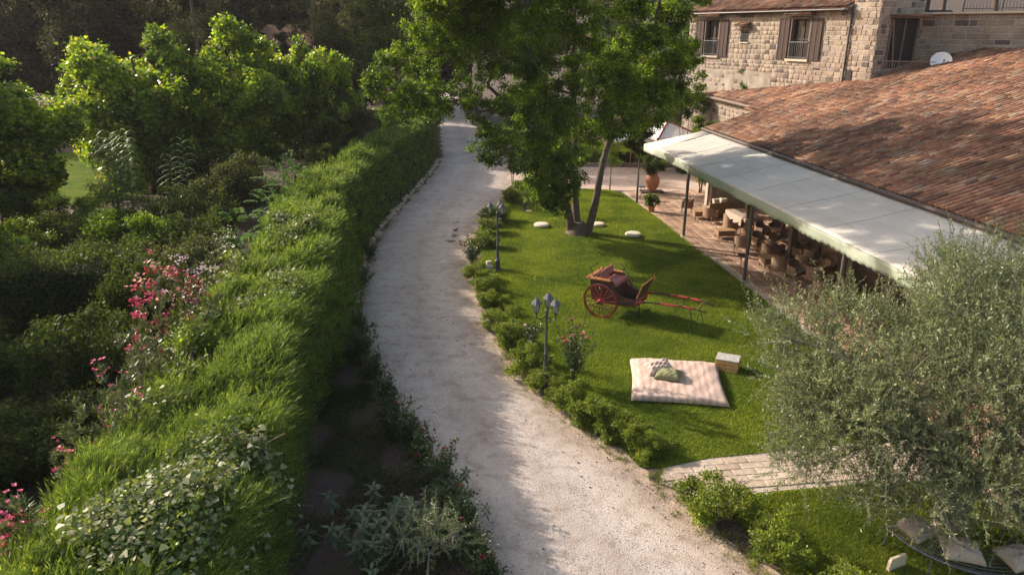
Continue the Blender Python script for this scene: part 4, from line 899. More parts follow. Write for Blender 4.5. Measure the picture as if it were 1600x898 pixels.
# ---- the long cypress hedge
HR = catmull([(-3.4, 3.5), (-3.6, 5), (-3.9, 8), (-4.25, 11), (-5.0, 15), (-5.6, 20), (-6.5, 25), (-7.4, 30), (-7.7, 35), (-7.5, 42), (-6.9, 50), (-6.6, 57), (-6.6, 60)], 10)
def hedge_sec(y):
    xr = np.interp(y, HR[:, 1], HR[:, 0]); w = np.interp(y, [3, 10, 20, 30, 60], [2.7, 2.65, 2.4, 2.1, 1.8]); return xr, w
def hedge_h(x, y): return 3.15+.16*np.sin(y*.9+x)+.12*np.sin(y*2.3-x*1.7)+.10*np.sin(x*3.1+y*.4)
hd = thing('cypress_hedge', 'long feathery green clipped hedge running beside the gravel road', 'hedge', (0, 0, 0))
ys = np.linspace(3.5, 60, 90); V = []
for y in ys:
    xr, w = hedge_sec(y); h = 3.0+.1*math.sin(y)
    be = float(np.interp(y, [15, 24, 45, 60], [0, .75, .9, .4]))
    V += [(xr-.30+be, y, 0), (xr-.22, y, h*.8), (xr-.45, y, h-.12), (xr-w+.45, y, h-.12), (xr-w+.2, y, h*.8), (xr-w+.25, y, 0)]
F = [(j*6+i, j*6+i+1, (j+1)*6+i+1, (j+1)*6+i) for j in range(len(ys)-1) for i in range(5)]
core = raw_mesh('shade_core', np.array(V), np.array(F), 4, M['hedge_in']); link('shade_core', core, hd)  # opaque dark hull behind the sprays; its colour stands for inner shade
def sprays(P, D, L, nb, g, bw):
    """each spray: a curved spine with nb thin blades"""
    n = len(P); t = (np.arange(nb)+.3)/nb; D = unit(D)
    S = unit(np.cross(D, rdir(n, g))); T = np.cross(D, S)
    bend = np.array([.35, -.12, .1])[None]*.35 + g.normal(size=(n, 3))*.12
    base = P[:, None] + D[:, None]*(L[:, None, None]*t[None, :, None]*.85) + bend[:, None]*(L[:, None, None]*(t**2)[None, :, None])
    ang = (np.arange(nb) % 2)[None, :]*math.pi+g.normal(size=(n, nb))*.45; sp = (.85*(1-t*.75))[None, :, None]
    bd = D[:, None] + (S[:, None]*np.cos(ang)[..., None] + T[:, None]*np.sin(ang)[..., None])*sp + bend[:, None]*t[None, :, None]*1.2
    Lb = np.broadcast_to((L[:, None]*.34*(1-.6*t)[None]), (n, nb)).reshape(-1)*(.8+.4*g.random(n*nb))
    return tri_arrays(base.reshape(-1, 3), bd.reshape(-1, 3), rdir(n*nb, g), Lb, np.repeat(bw, nb))
g = np.random.default_rng(77)
n = 96000; y = 4+56*g.random(n)**1.75; xr = np.interp(y, HR[:, 1], HR[:, 0]); w_ = np.interp(y, [3, 10, 20, 30, 60], [2.7, 2.65, 2.4, 2.1, 1.8])
k = g.random(n); top = k < .56; right = (k >= .56) & (k < .86); left = k >= .86
u = g.random(n); zz = 3.15*g.random(n)**.85
x = np.where(top, xr-w_+w_*u, np.where(right, xr-.12, xr-w_+.12)); z = np.where(top, 0, zz)
hh = hedge_h(x, y); edge = np.minimum(u, 1-u); hh2 = hh-.35*np.exp(-edge*w_/.25); z = np.where(top, hh2-.12, np.minimum(z, hh-.3))
bul = .22*np.sin(zz*1.0+.4); x = np.where(right, x+bul*.6+.08*np.sin(y*3+zz*2), np.where(left, x-bul*.4, x))
D = np.where(top[:, None], np.array([.55, .15, .85])+g.normal(size=(n, 3))*.34, np.where(right[:, None], np.array([.35, .05, .85])+g.normal(size=(n, 3))*.22, np.array([-.7, 0, .6])+g.normal(size=(n, 3))*.3))
Ls = (.26+.30*g.random(n))*np.where(y > 25, 1.25, 1); bw = np.interp(y, [4, 12, 25, 60], [.012, .016, .030, .05])
x = x+np.where(right, np.interp(y, [15, 24, 45, 60], [0, .75, .9, .4])*np.clip(1-z/3.15, 0, 1), 0)
P = np.c_[x, y, z]; keep = ~((g.random(n) < .0))
K = 6; m = n//K; idx = np.repeat(np.arange(m), K); off = g.normal(size=(m*K, 3))*np.array([.055, .055, .03]); Pd = D[idx]+off*6.5+g.normal(size=(m*K, 3))*.06
P = P[idx]+off; D = Pd; top = top[idx]; right = right[idx]; x = P[:, 0]; y = P[:, 1]; Ls = (np.repeat(.8+.5*g.random(m), K)*Ls[:m*K]); bw = bw[idx]; keep = np.ones(m*K, bool); tuft = .5+.5*np.sin(x*6.3+np.sin(y*3.7)*2.5)*np.sin(y*5.1+1.7*np.sin(x*3)); Ls = Ls*(.75+.6*tuft)*np.where(right & (P[:, 2] < 2.7), .62, 1); P[:, 2] += np.where(top, (tuft-.5)*.22, 0); P[:, 0] += np.where(right, (tuft-.5)*.15, 0)
V, F = sprays(P[keep], D[keep], Ls[keep]*.70, 14, g, bw[keep]*.85); link('foliage', raw_mesh('foliage', V, F, 3, M['hedge']), hd)
# climbers on the hedge
def leaf_lobed(P, D, N, s):
    """ivy-like five-point leaves as one 5-gon each"""
    D = unit(D); S = unit(np.cross(D, N)); Nn = np.cross(S, D); s = s[:, None]
    V = np.stack([P, P+D*s*.25+S*s*.52+Nn*s*.08, P+D*s*.62+S*s*.30, P+D*s*1.05-Nn*s*.1, P+D*s*.62-S*s*.30, P+D*s*.25-S*s*.52+Nn*s*.08], 1).reshape(-1, 3)
    return V, np.arange(len(V)).reshape(-1, 6)
def climber(label, pts, n, s0, s1, seed, mat='ivy'):
    g = np.random.default_rng(seed); C = np.array(pts)[g.integers(0, len(pts), n)]; X = C[:, :2]+g.normal(size=(n, 2))*C[:, 3:4]*.5
    z = hedge_h(X[:, 0], X[:, 1])+.20+C[:, 2]+g.normal(size=n)*.10; xr = np.interp(X[:, 1], HR[:, 1], HR[:, 0]); over = np.maximum(0, X[:, 0]-xr+.05); z -= over*2.2
    P = np.c_[X, z]; D = unit(np.c_[g.normal(size=(n, 2)), g.normal(size=n)*.3-.1]); N = unit(np.c_[g.normal(size=(n, 2))*.75, np.ones(n)])
    V, F = leaf_lobed(P, D, N, s0+(s1-s0)*g.random(n)**2); t = thing('climbing_ivy', label, 'ivy', (0, 0, 0)); link('leaves', raw_mesh('leaves', V, F, 6, M[mat]), t)
    mb = MB(); r = random.Random(seed)
    for _ in range(12):
        a, b = r.choice(pts), r.choice(pts); pz = lambda p: (p[0]+r.uniform(-.2, .2), p[1]+r.uniform(-.2, .2), float(hedge_h(p[0], p[1]))+.05); mb.tube(tube_path(pz(a), pz(b), (0, 0, .1), 4), .01, 4)
    for _ in range(8):
        p = r.choice(pts); z0 = float(hedge_h(p[0], p[1])); mb.tube([(p[0], p[1], z0), (p[0]+r.uniform(-.2, .3), p[1]+.1, z0+.25), (p[0]+r.uniform(-.3, .5), p[1]+.1, z0+.45)], .008, 4)
    mb.build('vines', M['bark'], t); return t
climber('broad leaved pale ivy spreading over the nearest top of the hedge', [(-4.7, 9.9, 0, .5), (-4.4, 9.2, 0, .5), (-4.9, 8.8, 0, .6), (-4.3, 8.5, 0, .6), (-4.8, 8.1, 0, .6), (-5.3, 7.8, 0, .5), (-4.2, 7.7, 0, .6), (-4.7, 7.3, 0, .5), (-5.2, 8.5, 0, .4), (-4.1, 10.2, 0, .35)], 5200, .04, .13, 301)
climber('bright green shoots growing through the pale ivy', [(-4.6, 9.9, .1, .4), (-4.9, 8.6, .1, .6), (-5.2, 7.8, .1, .5), (-4.3, 7.6, .1, .5), (-4.5, 8.9, .1, .4)], 900, .04, .09, 305, 'box')
climber('patch of pale climbing leaves on the hedge top halfway along', [(-5.9, 16.9, 0, .5), (-6.2, 17.8, 0, .4), (-6.4, 16.2, 0, .3), (-5.6, 17.6, 0, .3), (-6.9, 15.3, 0, .4)], 800, .05, .13, 302)
climber('small patch of climber on the far hedge top', [(-7.2, 22.4, 0, .6), (-6.7, 23, 0, .4), (-7.9, 24, 0, .5)], 750, .06, .14, 303)
climber('yellow green climber shoots on the left shoulder of the hedge', [(-6.5, 13.0, 0, .4), (-6.9, 14.2, 0, .4), (-7.4, 17.6, 0, .4), (-7.8, 19.4, 0, .4), (-6.3, 11.6, 0, .3)], 900, .05, .11, 304, 'box')
# ---- oleanders with flowers
def spear_leaves(P, D, n_each, L, W, g, spread=.8):
    n = len(P)*n_each; Pb = np.repeat(P, n_each, 0)+g.normal(size=(n, 3))*.03; Db = unit(np.repeat(unit(D), n_each, 0)+rdir(n, g)*spread)
    return leaf_arrays(Pb, Db, unit(rdir(n, g)*.5+[0, 0, 1]), L*(.6+.6*g.random(n)), W)
def flowers(parent, name, C, mat, g, r=.055, petals=5, per=5, spread=.07):
    mes = [flower_head(name, mat, g, r, petals, per, spread) for _ in range(3)]
    for i, c in enumerate(C):
        o = link(name, mes[i % 3], parent, tuple(c)); o.rotation_euler = (0, 0, i*1.3); o['kind'] = 'stuff'
def flower_head(name, mat, g, r, petals, per, spread):
    n = per; c = g.normal(size=(n, 3))*spread
    P = np.repeat(c, petals, 0); D = rdir(n*petals, g); D[:, 2] = np.abs(D[:, 2])*.6+.15
    V, F = leaf_arrays(P, D, unit(rdir(n*petals, g)*.4+[0, 0, 1]), r*(.8+.4*g.random(n*petals)), r*.95, .1)
    return raw_mesh(name, V, F, 4, M[mat])
def bush_spear(label, loc, rx, ry, h, n, L, W, mat, seed, fl=None, name='oleander', per=22, cat='flowering shrub'):
    g = np.random.default_rng(seed); t = thing(name, label, cat, loc)
    u = rdir(n, g); u[:, 2] = np.abs(u[:, 2])*1.0; rad = .45+.55*g.random(n)**.5
    lump = 1+.18*np.sin(u[:, 0]*5+seed)*np.sin(u[:, 1]*6); P = u*(rad*lump)[:, None]*np.array([rx, ry, h]); D = u*.8+np.array([0, 0, .6])+rdir(n, g)*.3
    V, F = spear_leaves(P, D, per, L, W, g); link('foliage', raw_mesh('foliage', V, F, 4, M[mat]), t)
    mb = MB(); r = random.Random(seed); k = [P[i] for i in g.integers(0, n, 22)]
    for q in k: mb.tube(tube_path((r.uniform(-.15, .15), r.uniform(-.15, .15), -.05), q, (0, 0, .15), 4), [.022, .018, .014, .01, .006], 4)
    mb.build('stems', M['bark'], t)
    for (mt, cnt, rr, zmin, pp) in fl or []:
        idx = np.where((P[:, 2] > h*zmin) & (rad > .8) & (P[:, 1] < ry*.5))[0]
        if len(idx) == 0: idx = np.arange(n)
        C = P[g.choice(idx, cnt)]*1.07; nm = {'pink': 'pink_flower', 'red': 'red_flower', 'lilac': 'pale_flower', 'blush': 'rose_flower', 'white_fl': 'white_flower'}[mt]; flowers(t, nm, C, mt, g, rr, 5, pp)
    return t
bush_spear('oleander with deep pink and red flowers left of the hedge', (-8.0, 15.8, 0), 1.3, 1.5, 4.25, 620, .17, .030, 'oleander', 401, [('red', 40, .045, .6, 7), ('pink', 44, .048, .55, 7), ('blush', 9, .055, .65, 8)])
bush_spear('pale lilac flowering shrub behind the pink oleander', (-8.6, 18.6, 0), 1.2, 1.3, 3.6, 420, .13, .035, 'greygreen', 402, [('lilac', 46, .04, .6, 8)])
bush_spear('shrub with small white flowers at the hedge shoulder', (-9.2, 21.6, 0), 1.1, 1.5, 3.5, 400, .13, .035, 'oleander', 403, [('lilac', 14, .04, .6, 5)])
bush_spear('pale leaved oleander with a few pink flowers, beside the dark thicket', (-7.15, 11.4, 0), 1.05, 1.6, 3.75, 560, .17, .028, 'oleander', 404, [('pink', 14, .045, .6, 5)])
bush_spear('oleander with crimson flowers in the bottom left corner', (-6.75, 8.1, 0), .95, 1.0, 3.6, 380, .18, .032, 'oleander', 405, [('pink', 22, .05, .55, 5), ('red', 14, .045, .5, 5)])
bush_spear('brown twiggy oleander between the two pink ones', (-7.5, 13.5, 0), .9, 1.0, 3.7, 380, .16, .028, 'oleander', 406, [('pink', 3, .04, .6, 4)])
# ---- dark thicket and lower hedge left
th_ = thing('clipped_hedge', 'broad dark hedge with a sunlit top in the left garden', 'hedge', (0, 0, 0))
g = np.random.default_rng(88); mb = MB(); mb.box((-20.4, 22.4, 1.15), (16.0, 2.0, 2.3)); mb.build('shade_core', M['hedge_in'], th_)  # dark box under the leaves, inner shade put in as colour
n = 56000; u = g.random(n); x = -28.6+16.4*g.random(n); k = g.random(n)
y = np.where(k < .5, 21.2+2.4*u, 21.25+.15*np.sin(x*1.7)); z = np.where(k < .5, 2.55+.15*np.sin(x*1.3)+.12*np.sin(x*3.1+y*2), 2.5*u); P = np.c_[x, y, z]+g.normal(size=(n, 3))*.1
D = np.where((k < .5)[:, None], [0, 0, .6], [0, -.7, .1])+rdir(n, g)*.8; V, F = leaf_arrays(P, D, unit(rdir(n, g)*.7+[0, -.2, .8]), .12*(.6+.6*g.random(n)), .06)
link('foliage', raw_mesh('foliage', V, F, 4, M['darkgreen']), th_)
tks = [(-11.5, 17.6, 1.9, 1.9, 2.6, 'dark bramble thicket directly left of the pink oleander'), (-14.9, 17.2, 2.2, 2.2, 2.5, 'dark thicket below the middle of the broad hedge'), (-18.2, 17.5, 2.2, 2.2, 2.6, 'dark thicket under the left end of the broad hedge'), (-10.6, 13.6, 1.6, 1.8, 1.9, 'dark bush beside the pale leaved oleander'), (-13.2, 13.6, 1.9, 1.9, 1.9, 'shaded bush at the left edge above the corner oleander'), (-9.6, 10.6, 1.5, 1.5, 1.6, 'low shaded bush above the bottom left corner'), (-11.6, 21.0, 1.5, 1.6, 2.9, 'dark ivy mound between the broad hedge and the lilac shrub'), (-16.2, 13.8, 1.8, 1.8, 2.0, 'shaded bush outside the lower left corner'), (-8.9, 7.9, 1.2, 1.3, 1.4, 'shaded low bush left of the corner oleander')]
t0 = shrub(tks[0][5], (*tks[0][:2], 0), 1.9, 1.9, 2.6, 17000, .11, .05, 'darkgreen', 120, nc=18, name='bramble_thicket', cat='thicket')
for i, q in enumerate(tks[1:]): copy_tree(t0, (q[0], q[1], 0), i*1.3, q[5], (q[2]/1.9, q[3]/1.9, q[4]/2.6))
# ---- giant cane
def cane(label, loc, stems, seed, h=4.6):
    g = np.random.default_rng(seed); r = random.Random(seed); t = thing('giant_cane', label, 'cane', loc)
    LV = []; 
    for i in range(stems):
        hh = h*r.uniform(.6, 1.05); b = Vector((r.uniform(-.7, .7), r.uniform(-.4, .4), 0)); e = b+Vector((r.uniform(-.5, .5), r.uniform(-.3, .3), hh)); P = tube_path(b, e, (0, 0, .2), 8)
        mb = MB(); mb.tube(P, [.02-.0016*k for k in range(9)], 5); mb.build('cane_stem', M['reed'], t)
        m = 24; tt_ = np.linspace(.25, 1, m); pts = np.array([[np.interp(q, np.linspace(0, 1, 9), [p[k] for p in P]) for k in range(3)] for q in tt_])
        az = np.where(np.arange(m) % 2 == 0, 0, math.pi)+r.uniform(0, 1.5)+g.normal(size=m)*.3
        for j in range(m):
            L = .85*(1-.4*abs(tt_[j]-.7)); d = np.array([math.cos(az[j]), math.sin(az[j]), 0]); s = np.array([-d[1], d[0], 0]); p = pts[j]; seg = 5; lw = .05
            for q in range(seg):
                a, c = q/seg, (q+1)/seg; f = lambda v: p+d*L*v*.85+np.array([0, 0, L*(.75*v-.95*v*v)])
                w0, w1 = lw*(1-a)**.6, lw*(1-c)**.6; LV.append([f(a)-s*w0, f(a)+s*w0, f(c)+s*w1, f(c)-s*w1])
    V = np.array(LV).reshape(-1, 3); link('cane_leaves', raw_mesh('cane_leaves', V, np.arange(len(V)).reshape(-1, 4), 4, M['reed']), t); return t
cane('tall arching giant cane clump in the left garden', (-18.4, 33.0, 0), 17, 501, 5.2)
cane('single giant cane leaning right of the cane clump', (-15.6, 33.2, 0), 3, 502, 4.9)
# ---- feather-leaved bright bush behind the hedge
def feather(label, loc, n, R0, h, seed, mat='sumac'):
    g = np.random.default_rng(seed); t = thing('feather_leaved_bush', label, 'shrub', loc); u = rdir(n, g); u[:, 2] = np.abs(u[:, 2])
    P = u*np.array([R0*.7, R0*.7, h*.9])*(.5+.5*g.random(n))[:, None]; D = unit(u*np.array([1, 1, .4])+np.array([0, 0, .25])+g.normal(size=(n, 3))*.25); L = .75; nl = 12
    tt_ = np.linspace(.15, 1, nl); S = unit(np.cross(D, [0, 0, 1])); c = P[:, None]+D[:, None]*(L*tt_)[None, :, None]+np.array([0, 0, -.28])*(tt_**2)[None, :, None]
    Vs = []
    for s in (-1, 1):
        d = (S*s)[:, None]+D[:, None]*.45+np.array([0, 0, -.15]); d = np.broadcast_to(d, c.shape); V, F = leaf_arrays(c.reshape(-1, 3), d.reshape(-1, 3)+g.normal(size=(n*nl, 3))*.08, unit(np.array([[0, 0, 1.]])+g.normal(size=(n*nl, 3))*.2), np.tile(.22*(1-.5*np.abs(tt_-.4)), n), .075); Vs.append(V)
    V = np.concatenate(Vs); link('fronds', raw_mesh('fronds', V, np.arange(len(V)).reshape(-1, 4), 4, M[mat]), t)
    mb = MB()
    for i in range(0, n, max(1, n//14)): mb.tube(tube_path((0, 0, 0), P[i], (0, 0, .2), 4), [.03, .02, .015, .01, .008], 4)
    mb.build('stems', M['bark'], t); return t
feather('bright green bush with feather shaped leaves behind the hedge', (-9.7, 30.5, 0), 190, 2.1, 5.1, 511)
feather('smaller feather leaved sprout left of the hedge shoulder', (-9.6, 24.8, 0), 70, 1.3, 4.1, 512)
shrub('dark leafy bush between the feather leaved bush and the far hedge', (-9.6, 34.5, 0), 1.5, 2.0, 3.4, 11000, .13, .06, 'darkgreen', 151)
shrub('small dark green bush left of the feather leaved bush', (-12.4, 27.2, 0), 1.5, 1.5, 3.4, 10000, .12, .06, 'darkgreen', 152)
shrub('greyish bush between the far hedge and the dry shrub', (-9.0, 40.2, 0), 1.1, 1.8, 2.9, 8000, .13, .06, 'greygreen', 153)
shrub('leafy bush at the foot of the giant cane clump', (-17.2, 31.2, 0), 2.2, 1.4, 2.2, 11000, .12, .06, 'tree', 154)
shrub('low pale bush between the cane clump and the broad dark hedge', (-20.5, 30.4, 0), 2.6, 1.4, 1.9, 11000, .12, .05, 'darkgreen', 155)
shrub('sunlit yellow green bush in front of the cane clump', (-21.5, 28.6, 0), 2.2, 1.3, 2.9, 11000, .11, .05, 'box', 157)
shrub('sunlit bush between the broad hedge and the cane', (-15.0, 27.6, 0), 2.0, 1.4, 3.1, 11000, .11, .05, 'tree', 158)
shrub('sunlit low bush just behind the right end of the broad dark hedge', (-13.6, 25.0, 0), 1.7, 1.2, 2.7, 10000, .11, .05, 'greygreen', 159)
shrub('sunlit low bush just behind the middle of the broad dark hedge', (-17.6, 25.4, 0), 2.0, 1.2, 2.6, 10000, .11, .05, 'tree', 160)
shrub('light green bush left of the white flowered shrub', (-11.8, 23.8, 0), 1.6, 1.4, 3.1, 11000, .11, .05, 'greygreen', 156)
# ---- box bushes along the road
BL = [((0.75, 44.6), .65, 'yellow green bush at the far corner where the lawn meets the gravel court'), ((0.0, 41.4), .62, 'broad bush behind the farthest lamp post, along the road'), ((-.95, 37.2), .65, 'green bush just beyond the lamp post at the bend'), ((-1.12, 34.6), .6, 'bush half hidden behind the lamp post at the bend'), ((-1.2, 32.2), .62, 'tall yellow green bush left of the lamp post at the bend'), ((-1.35, 27.4), .5, 'bush below the pink rose at the roadside bend'), ((-1.0, 26.0), .52, 'yellow green bush level with the foot of the lamp post'), ((-.70, 24.2), .55, 'roadside bush beside the sunlit wedge of gravel, upper one'), ((-.42, 22.6), .55, 'roadside bush beside the sunlit wedge of gravel, middle one'), ((-.10, 21.1), .55, 'dark based bush below the sunlit wedge of gravel'), ((.55, 19.0), .62, 'bush just below the white roses'), ((1.0, 18.0), .50, 'bush left of the foot of the near lamp post'), ((1.45, 17.05), .55, 'round bush in front of the near lamp post'), ((2.0, 16.0), .58, 'round yellow green bush between the near lamp post and the mattress side'), ((2.55, 15.5), .45, 'small bush joined to the round yellow green bush'), ((3.0, 15.2), .48, 'small upright bush third from the end of the row, by the path'), ((3.35, 14.75), .42, 'last small leafy bush before the brick path'), ((4.25, 12.35), .66, 'large bush at the corner where the brick path meets the road'), ((5.05, 11.1), .66, 'large bush second below the brick path'), ((5.75, 9.95), .6, 'yellow green bush at the bottom edge of the front lawn')]
def box_bush(seed, mat='box'):
    g = np.random.default_rng(seed); cl = [(a, b, max(.2, c), q) for a, b, c, q in crown_cl(.62, .62, .42, .5, 14, .32, seed)]
    t = thing('box_bush', 'x', 'bush', (0, 0, 0), 0, 'leafy bushes along the road edge of the lawn'); V, F = blob_leaves(cl, 10000, .055, .034, g, sub=9, out=.7, up=.6, shell=.5); link('foliage', raw_mesh('foliage', V, F, 4, M[mat]), t)
    mb = MB(); r = random.Random(seed)
    for _ in range(9): mb.tube(tube_path((r.uniform(-.1, .1), r.uniform(-.1, .1), -.03), (r.uniform(-.5, .5), r.uniform(-.5, .5), .8), (0, 0, .1), 3), [.014, .012, .01, .006], 4)
    mb.build('stems', M['bark'], t); return t
pro = [box_bush(601), box_bush(602), box_bush(603)]; used = set()
for i, ((x, y), r, lab) in enumerate(BL):
    s = r/.72; sc = (s*1.12, s*(1.25 if y > 22 else 1.12), s*(.85+.2*((i*7) % 4)/4)); pr_ = pro[i % 3]
    if i % 3 not in used and i < 3: used.add(i % 3); pr_.location = (x, y, 0); pr_.rotation_euler = (0, 0, i*1.1); pr_.scale = sc; pr_['label'] = lab
    else: copy_tree(pr_, (x, y, 0), i*1.1, lab, sc)
# ---- roses
def rose(label, loc, rx, h, n, seed, fl, mat='rose', name='rose_bush', lift=0):
    g = np.random.default_rng(seed); t = thing(name, label, 'rose bush', loc); r = random.Random(seed); T = []; mb = MB()
    for i in range(n):
        e = Vector((r.gauss(0, rx*.5), r.gauss(0, rx*.5), h*r.uniform(.55, 1.1))); P = tube_path((r.uniform(-.08, .08), r.uniform(-.08, .08), -.03), e, (0, 0, h*.15), 6); mb.tube(P, [.012-.0013*k for k in range(7)], 4)
        for k in range(2, 7):
            for _ in range(5): T.append(P[k]+Vector((r.gauss(0, .06), r.gauss(0, .06), r.gauss(0, .05))))
    mb.build('canes', M['rose'], t); T = np.array([tuple(v) for v in T if v.z > lift]); 
    V, F = spear_leaves(T, np.tile([0, 0, .3], (len(T), 1)), 6, .07, .042, g, 1.2); link('leaves', raw_mesh('leaves', V, F, 4, M[mat]), t)
    for mt, cnt, rr in fl:
        idx = np.where(T[:, 2] > h*.72)[0]; idx = idx if len(idx) else np.arange(len(T))
        for q in g.choice(idx, cnt):
            c = T[q]+np.array([0, 0, .05]); P = np.repeat(c[None], 16, 0); ang = np.arange(16)*2.4; el = np.linspace(.25, 1.3, 16); D = np.c_[np.cos(ang)*np.cos(el), np.sin(ang)*np.cos(el), np.sin(el)]
            V, F = leaf_arrays(P, D, np.tile([0, 0, 1.], (16, 1))+.01, rr, rr*.95, .3); link('rose_flower', raw_mesh('rose_flower', V, F, 4, M[mt]), t)['kind'] = 'stuff'
    return t
rose('tall rose bush with salmon pink blooms beside the near lamp post', (1.75, 18.3, 0), .42, 1.75, 16, 701, [('blush', 9, .10), ('white_fl', 3, .05)], lift=.5)
rose('rose bush with two pale pink blooms leaning over the road at the bend', (-1.75, 29.4, 0), .45, 1.2, 14, 702, [('blush', 4, .11)])
rose('white rose bush just above the near row of box bushes', (.55, 19.9, 0), .32, 1.05, 10, 703, [('white_fl', 5, .09)])
rose('thin young shrub growing near the farthest lamp post', (.05, 46.0, 0), .3, 2.4, 8, 704, [], lift=.8)
RB = [(-4.35, 18.9, 1.35), (-3.75, 17.6, 1.25), (-3.2, 16.6, 1.2), (-2.95, 15.4, 1.1), (-2.35, 14.7, 1.0), (-1.95, 13.7, 1.15), (-1.55, 12.9, 1.2), (-1.15, 12.0, 1.0), (-.95, 11.2, 1.05), (-.6, 10.4, .95)]
for i, (x, y, h) in enumerate(RB):
    rose(['topmost dark rose bush on the left road edge, pink buds', 'dark rose bush second down the left road edge', 'rose bush with one crimson bloom overhanging the road, third down', 'low rose bush fourth down the left road edge', 'rose bush in the middle of the left road edge', 'rose bush with red blooms reaching furthest over the road', 'rose bush above the broad leaved shrub, red blooms', 'rose bush right of the broad leaved shrub', 'rose bush with bright red bloom near the bottom', 'last rose bush at the bottom edge beside the road'][i], (x, y, 0), .42, h, 15, 710+i, [('red', 2 + i % 2, .055)])
gl = [(-5.0, 21.8), (-5.9, 26.5), (-6.3, 30.5), (-4.6, 20)]
for i, (x, y) in enumerate(gl):
    rose(['low dark shrub at the hedge foot beside the road, nearest', 'low reddish shrub at the hedge foot halfway up the road', 'farthest low shrub at the hedge foot', 'low dark shrub at the top of the planted bed'][i], (x, y, 0), .4, .7, 12, 730+i, [('red', 1, .04)] if i % 2 else [])
g = np.random.default_rng(9); n = 2600; y = np.r_[24+12*g.random(1700), 10+14*g.random(900)]; x = np.interp(y, rl[:, 1], rl[:, 0])-.15+g.normal(size=n)*.22
V, F = leaf_arrays(np.c_[x, y, .06+.25*g.random(n)**3], rdir(n, g)*[1, 1, .3], unit(rdir(n, g)*.4+[0, 0, 1]), .06, .05); M['rust'] = leafmat('rust_leaf', [(.10, .03, .03), (.2, .06, .05), (.32, .2, .15)], .2, .7)
tag(link('fallen_leaves', raw_mesh('fallen_leaves', V, F, 4, M['rust'])), 'reddish fallen leaves and petals along the left road edge', 'leaves', kind='stuff')
# low ground cover in the shaded bed
n = 26000; y = 9+14*g.random(n); a = np.interp(y, HR[:, 1], HR[:, 0])+.2; b = np.interp(y, rl[:, 1], rl[:, 0])-.2; u = g.random(n); x = a+(b-a)*u; k = (np.sin(x*3+y*1.3)+np.sin(y*2.1-x*2)) > -.2-.8*(u > .55); x, y = x[k], y[k]; n = len(x)
V, F = leaf_arrays(np.c_[x, y, .02+.22*g.random(n)**2], rdir(n, g)*[1, 1, .5]+[0, 0, .2], unit(rdir(n, g)*.5+[0, 0, 1]), .07, .035)
tag(link('ground_cover', raw_mesh('ground_cover', V, F, 4, M['darkgreen'])), 'low dark ground cover in the shaded bed between hedge and road', 'ground cover', kind='stuff')
# broad-leaved shrub + silvery sprigs at the bottom
g = np.random.default_rng(91); sg = thing('broad_leaved_shrub', 'grey green shrub with large drooping leaves at the bottom centre', 'shrub', (-2.3, 11.0, 0)); mb = MB(); PP = []; DD = []
for i in range(46):
    e = Vector((g.normal()*.62, g.normal()*.45, .75+.45*g.random())); mb.tube(tube_path((g.normal()*.08, g.normal()*.08, 0), e, (0, 0, .1), 4), [.014, .012, .01, .008, .006], 4)
    for lv in range(4):
        for a in range(4):
            th0 = a*math.pi/2+lv*.7; PP.append(tuple(e-Vector((0, 0, lv*.09)))); DD.append((math.cos(th0), math.sin(th0), .25-.2*lv))
mb.build('stems', M['sage'], sg); PP = np.array(PP); V, F = leaf_arrays(PP, np.array(DD), np.tile([0, 0, 1.], (len(PP), 1))+g.normal(size=(len(PP), 3))*.1, .21*(.7+.5*g.random(len(PP))), .075, .1); link('leaves', raw_mesh('leaves', V, F, 4, M['sage']), sg)
ss = copy_tree(sg, (-1.35, 12.1, 0), 1.4, 'smaller shrub with large drooping leaves behind the silvery sprigs', .72)
# ---- olive trees: recursive limbs with leafy twigs
def twigs(P, D, L, nl, g, leafL, leafW):
    n = len(P); D = unit(D); t = np.linspace(.1, 1, nl); sag = np.array([0, 0, .25])[None]
    c = P[:, None]+D[:, None]*(L[:, None]*t[None])[..., None]+(g.normal(size=(n, 1, 3))*.15+np.array([0, 0, -.10]))*(L[:, None]*(t**2)[None])[..., None]
    S = unit(np.cross(D, rdir(n, g))); T = np.cross(D, S); s = np.where(np.arange(nl) % 2 == 0, 1., -1.)[None, :, None]; q = (np.arange(nl) % 4 < 2)[None, :, None]
    d = D[:, None]*.8+np.where(q, S[:, None], T[:, None])*s*.8+g.normal(size=(n, nl, 3))*.22
    V, F = leaf_arrays(c.reshape(-1, 3), d.reshape(-1, 3), unit(g.normal(size=(n*nl, 3))+[0, 0, .8]), leafL*(.65+.6*g.random(n*nl)), leafW, .1)
    k = np.array([0, nl//2, nl-1]); w = .0035; a = c[:, k]; V2 = []; 
    for i in range(2):
        p, r = a[:, i], a[:, i+1]; V2.append(np.stack([p-S*w, p+S*w, r+S*w, r-S*w], 1).reshape(-1, 3)); V2.append(np.stack([p-T*w, p+T*w, r+T*w, r-T*w], 1).reshape(-1, 3))
    V2 = np.concatenate(V2); return V, F, V2, np.arange(len(V2)).reshape(-1, 4)
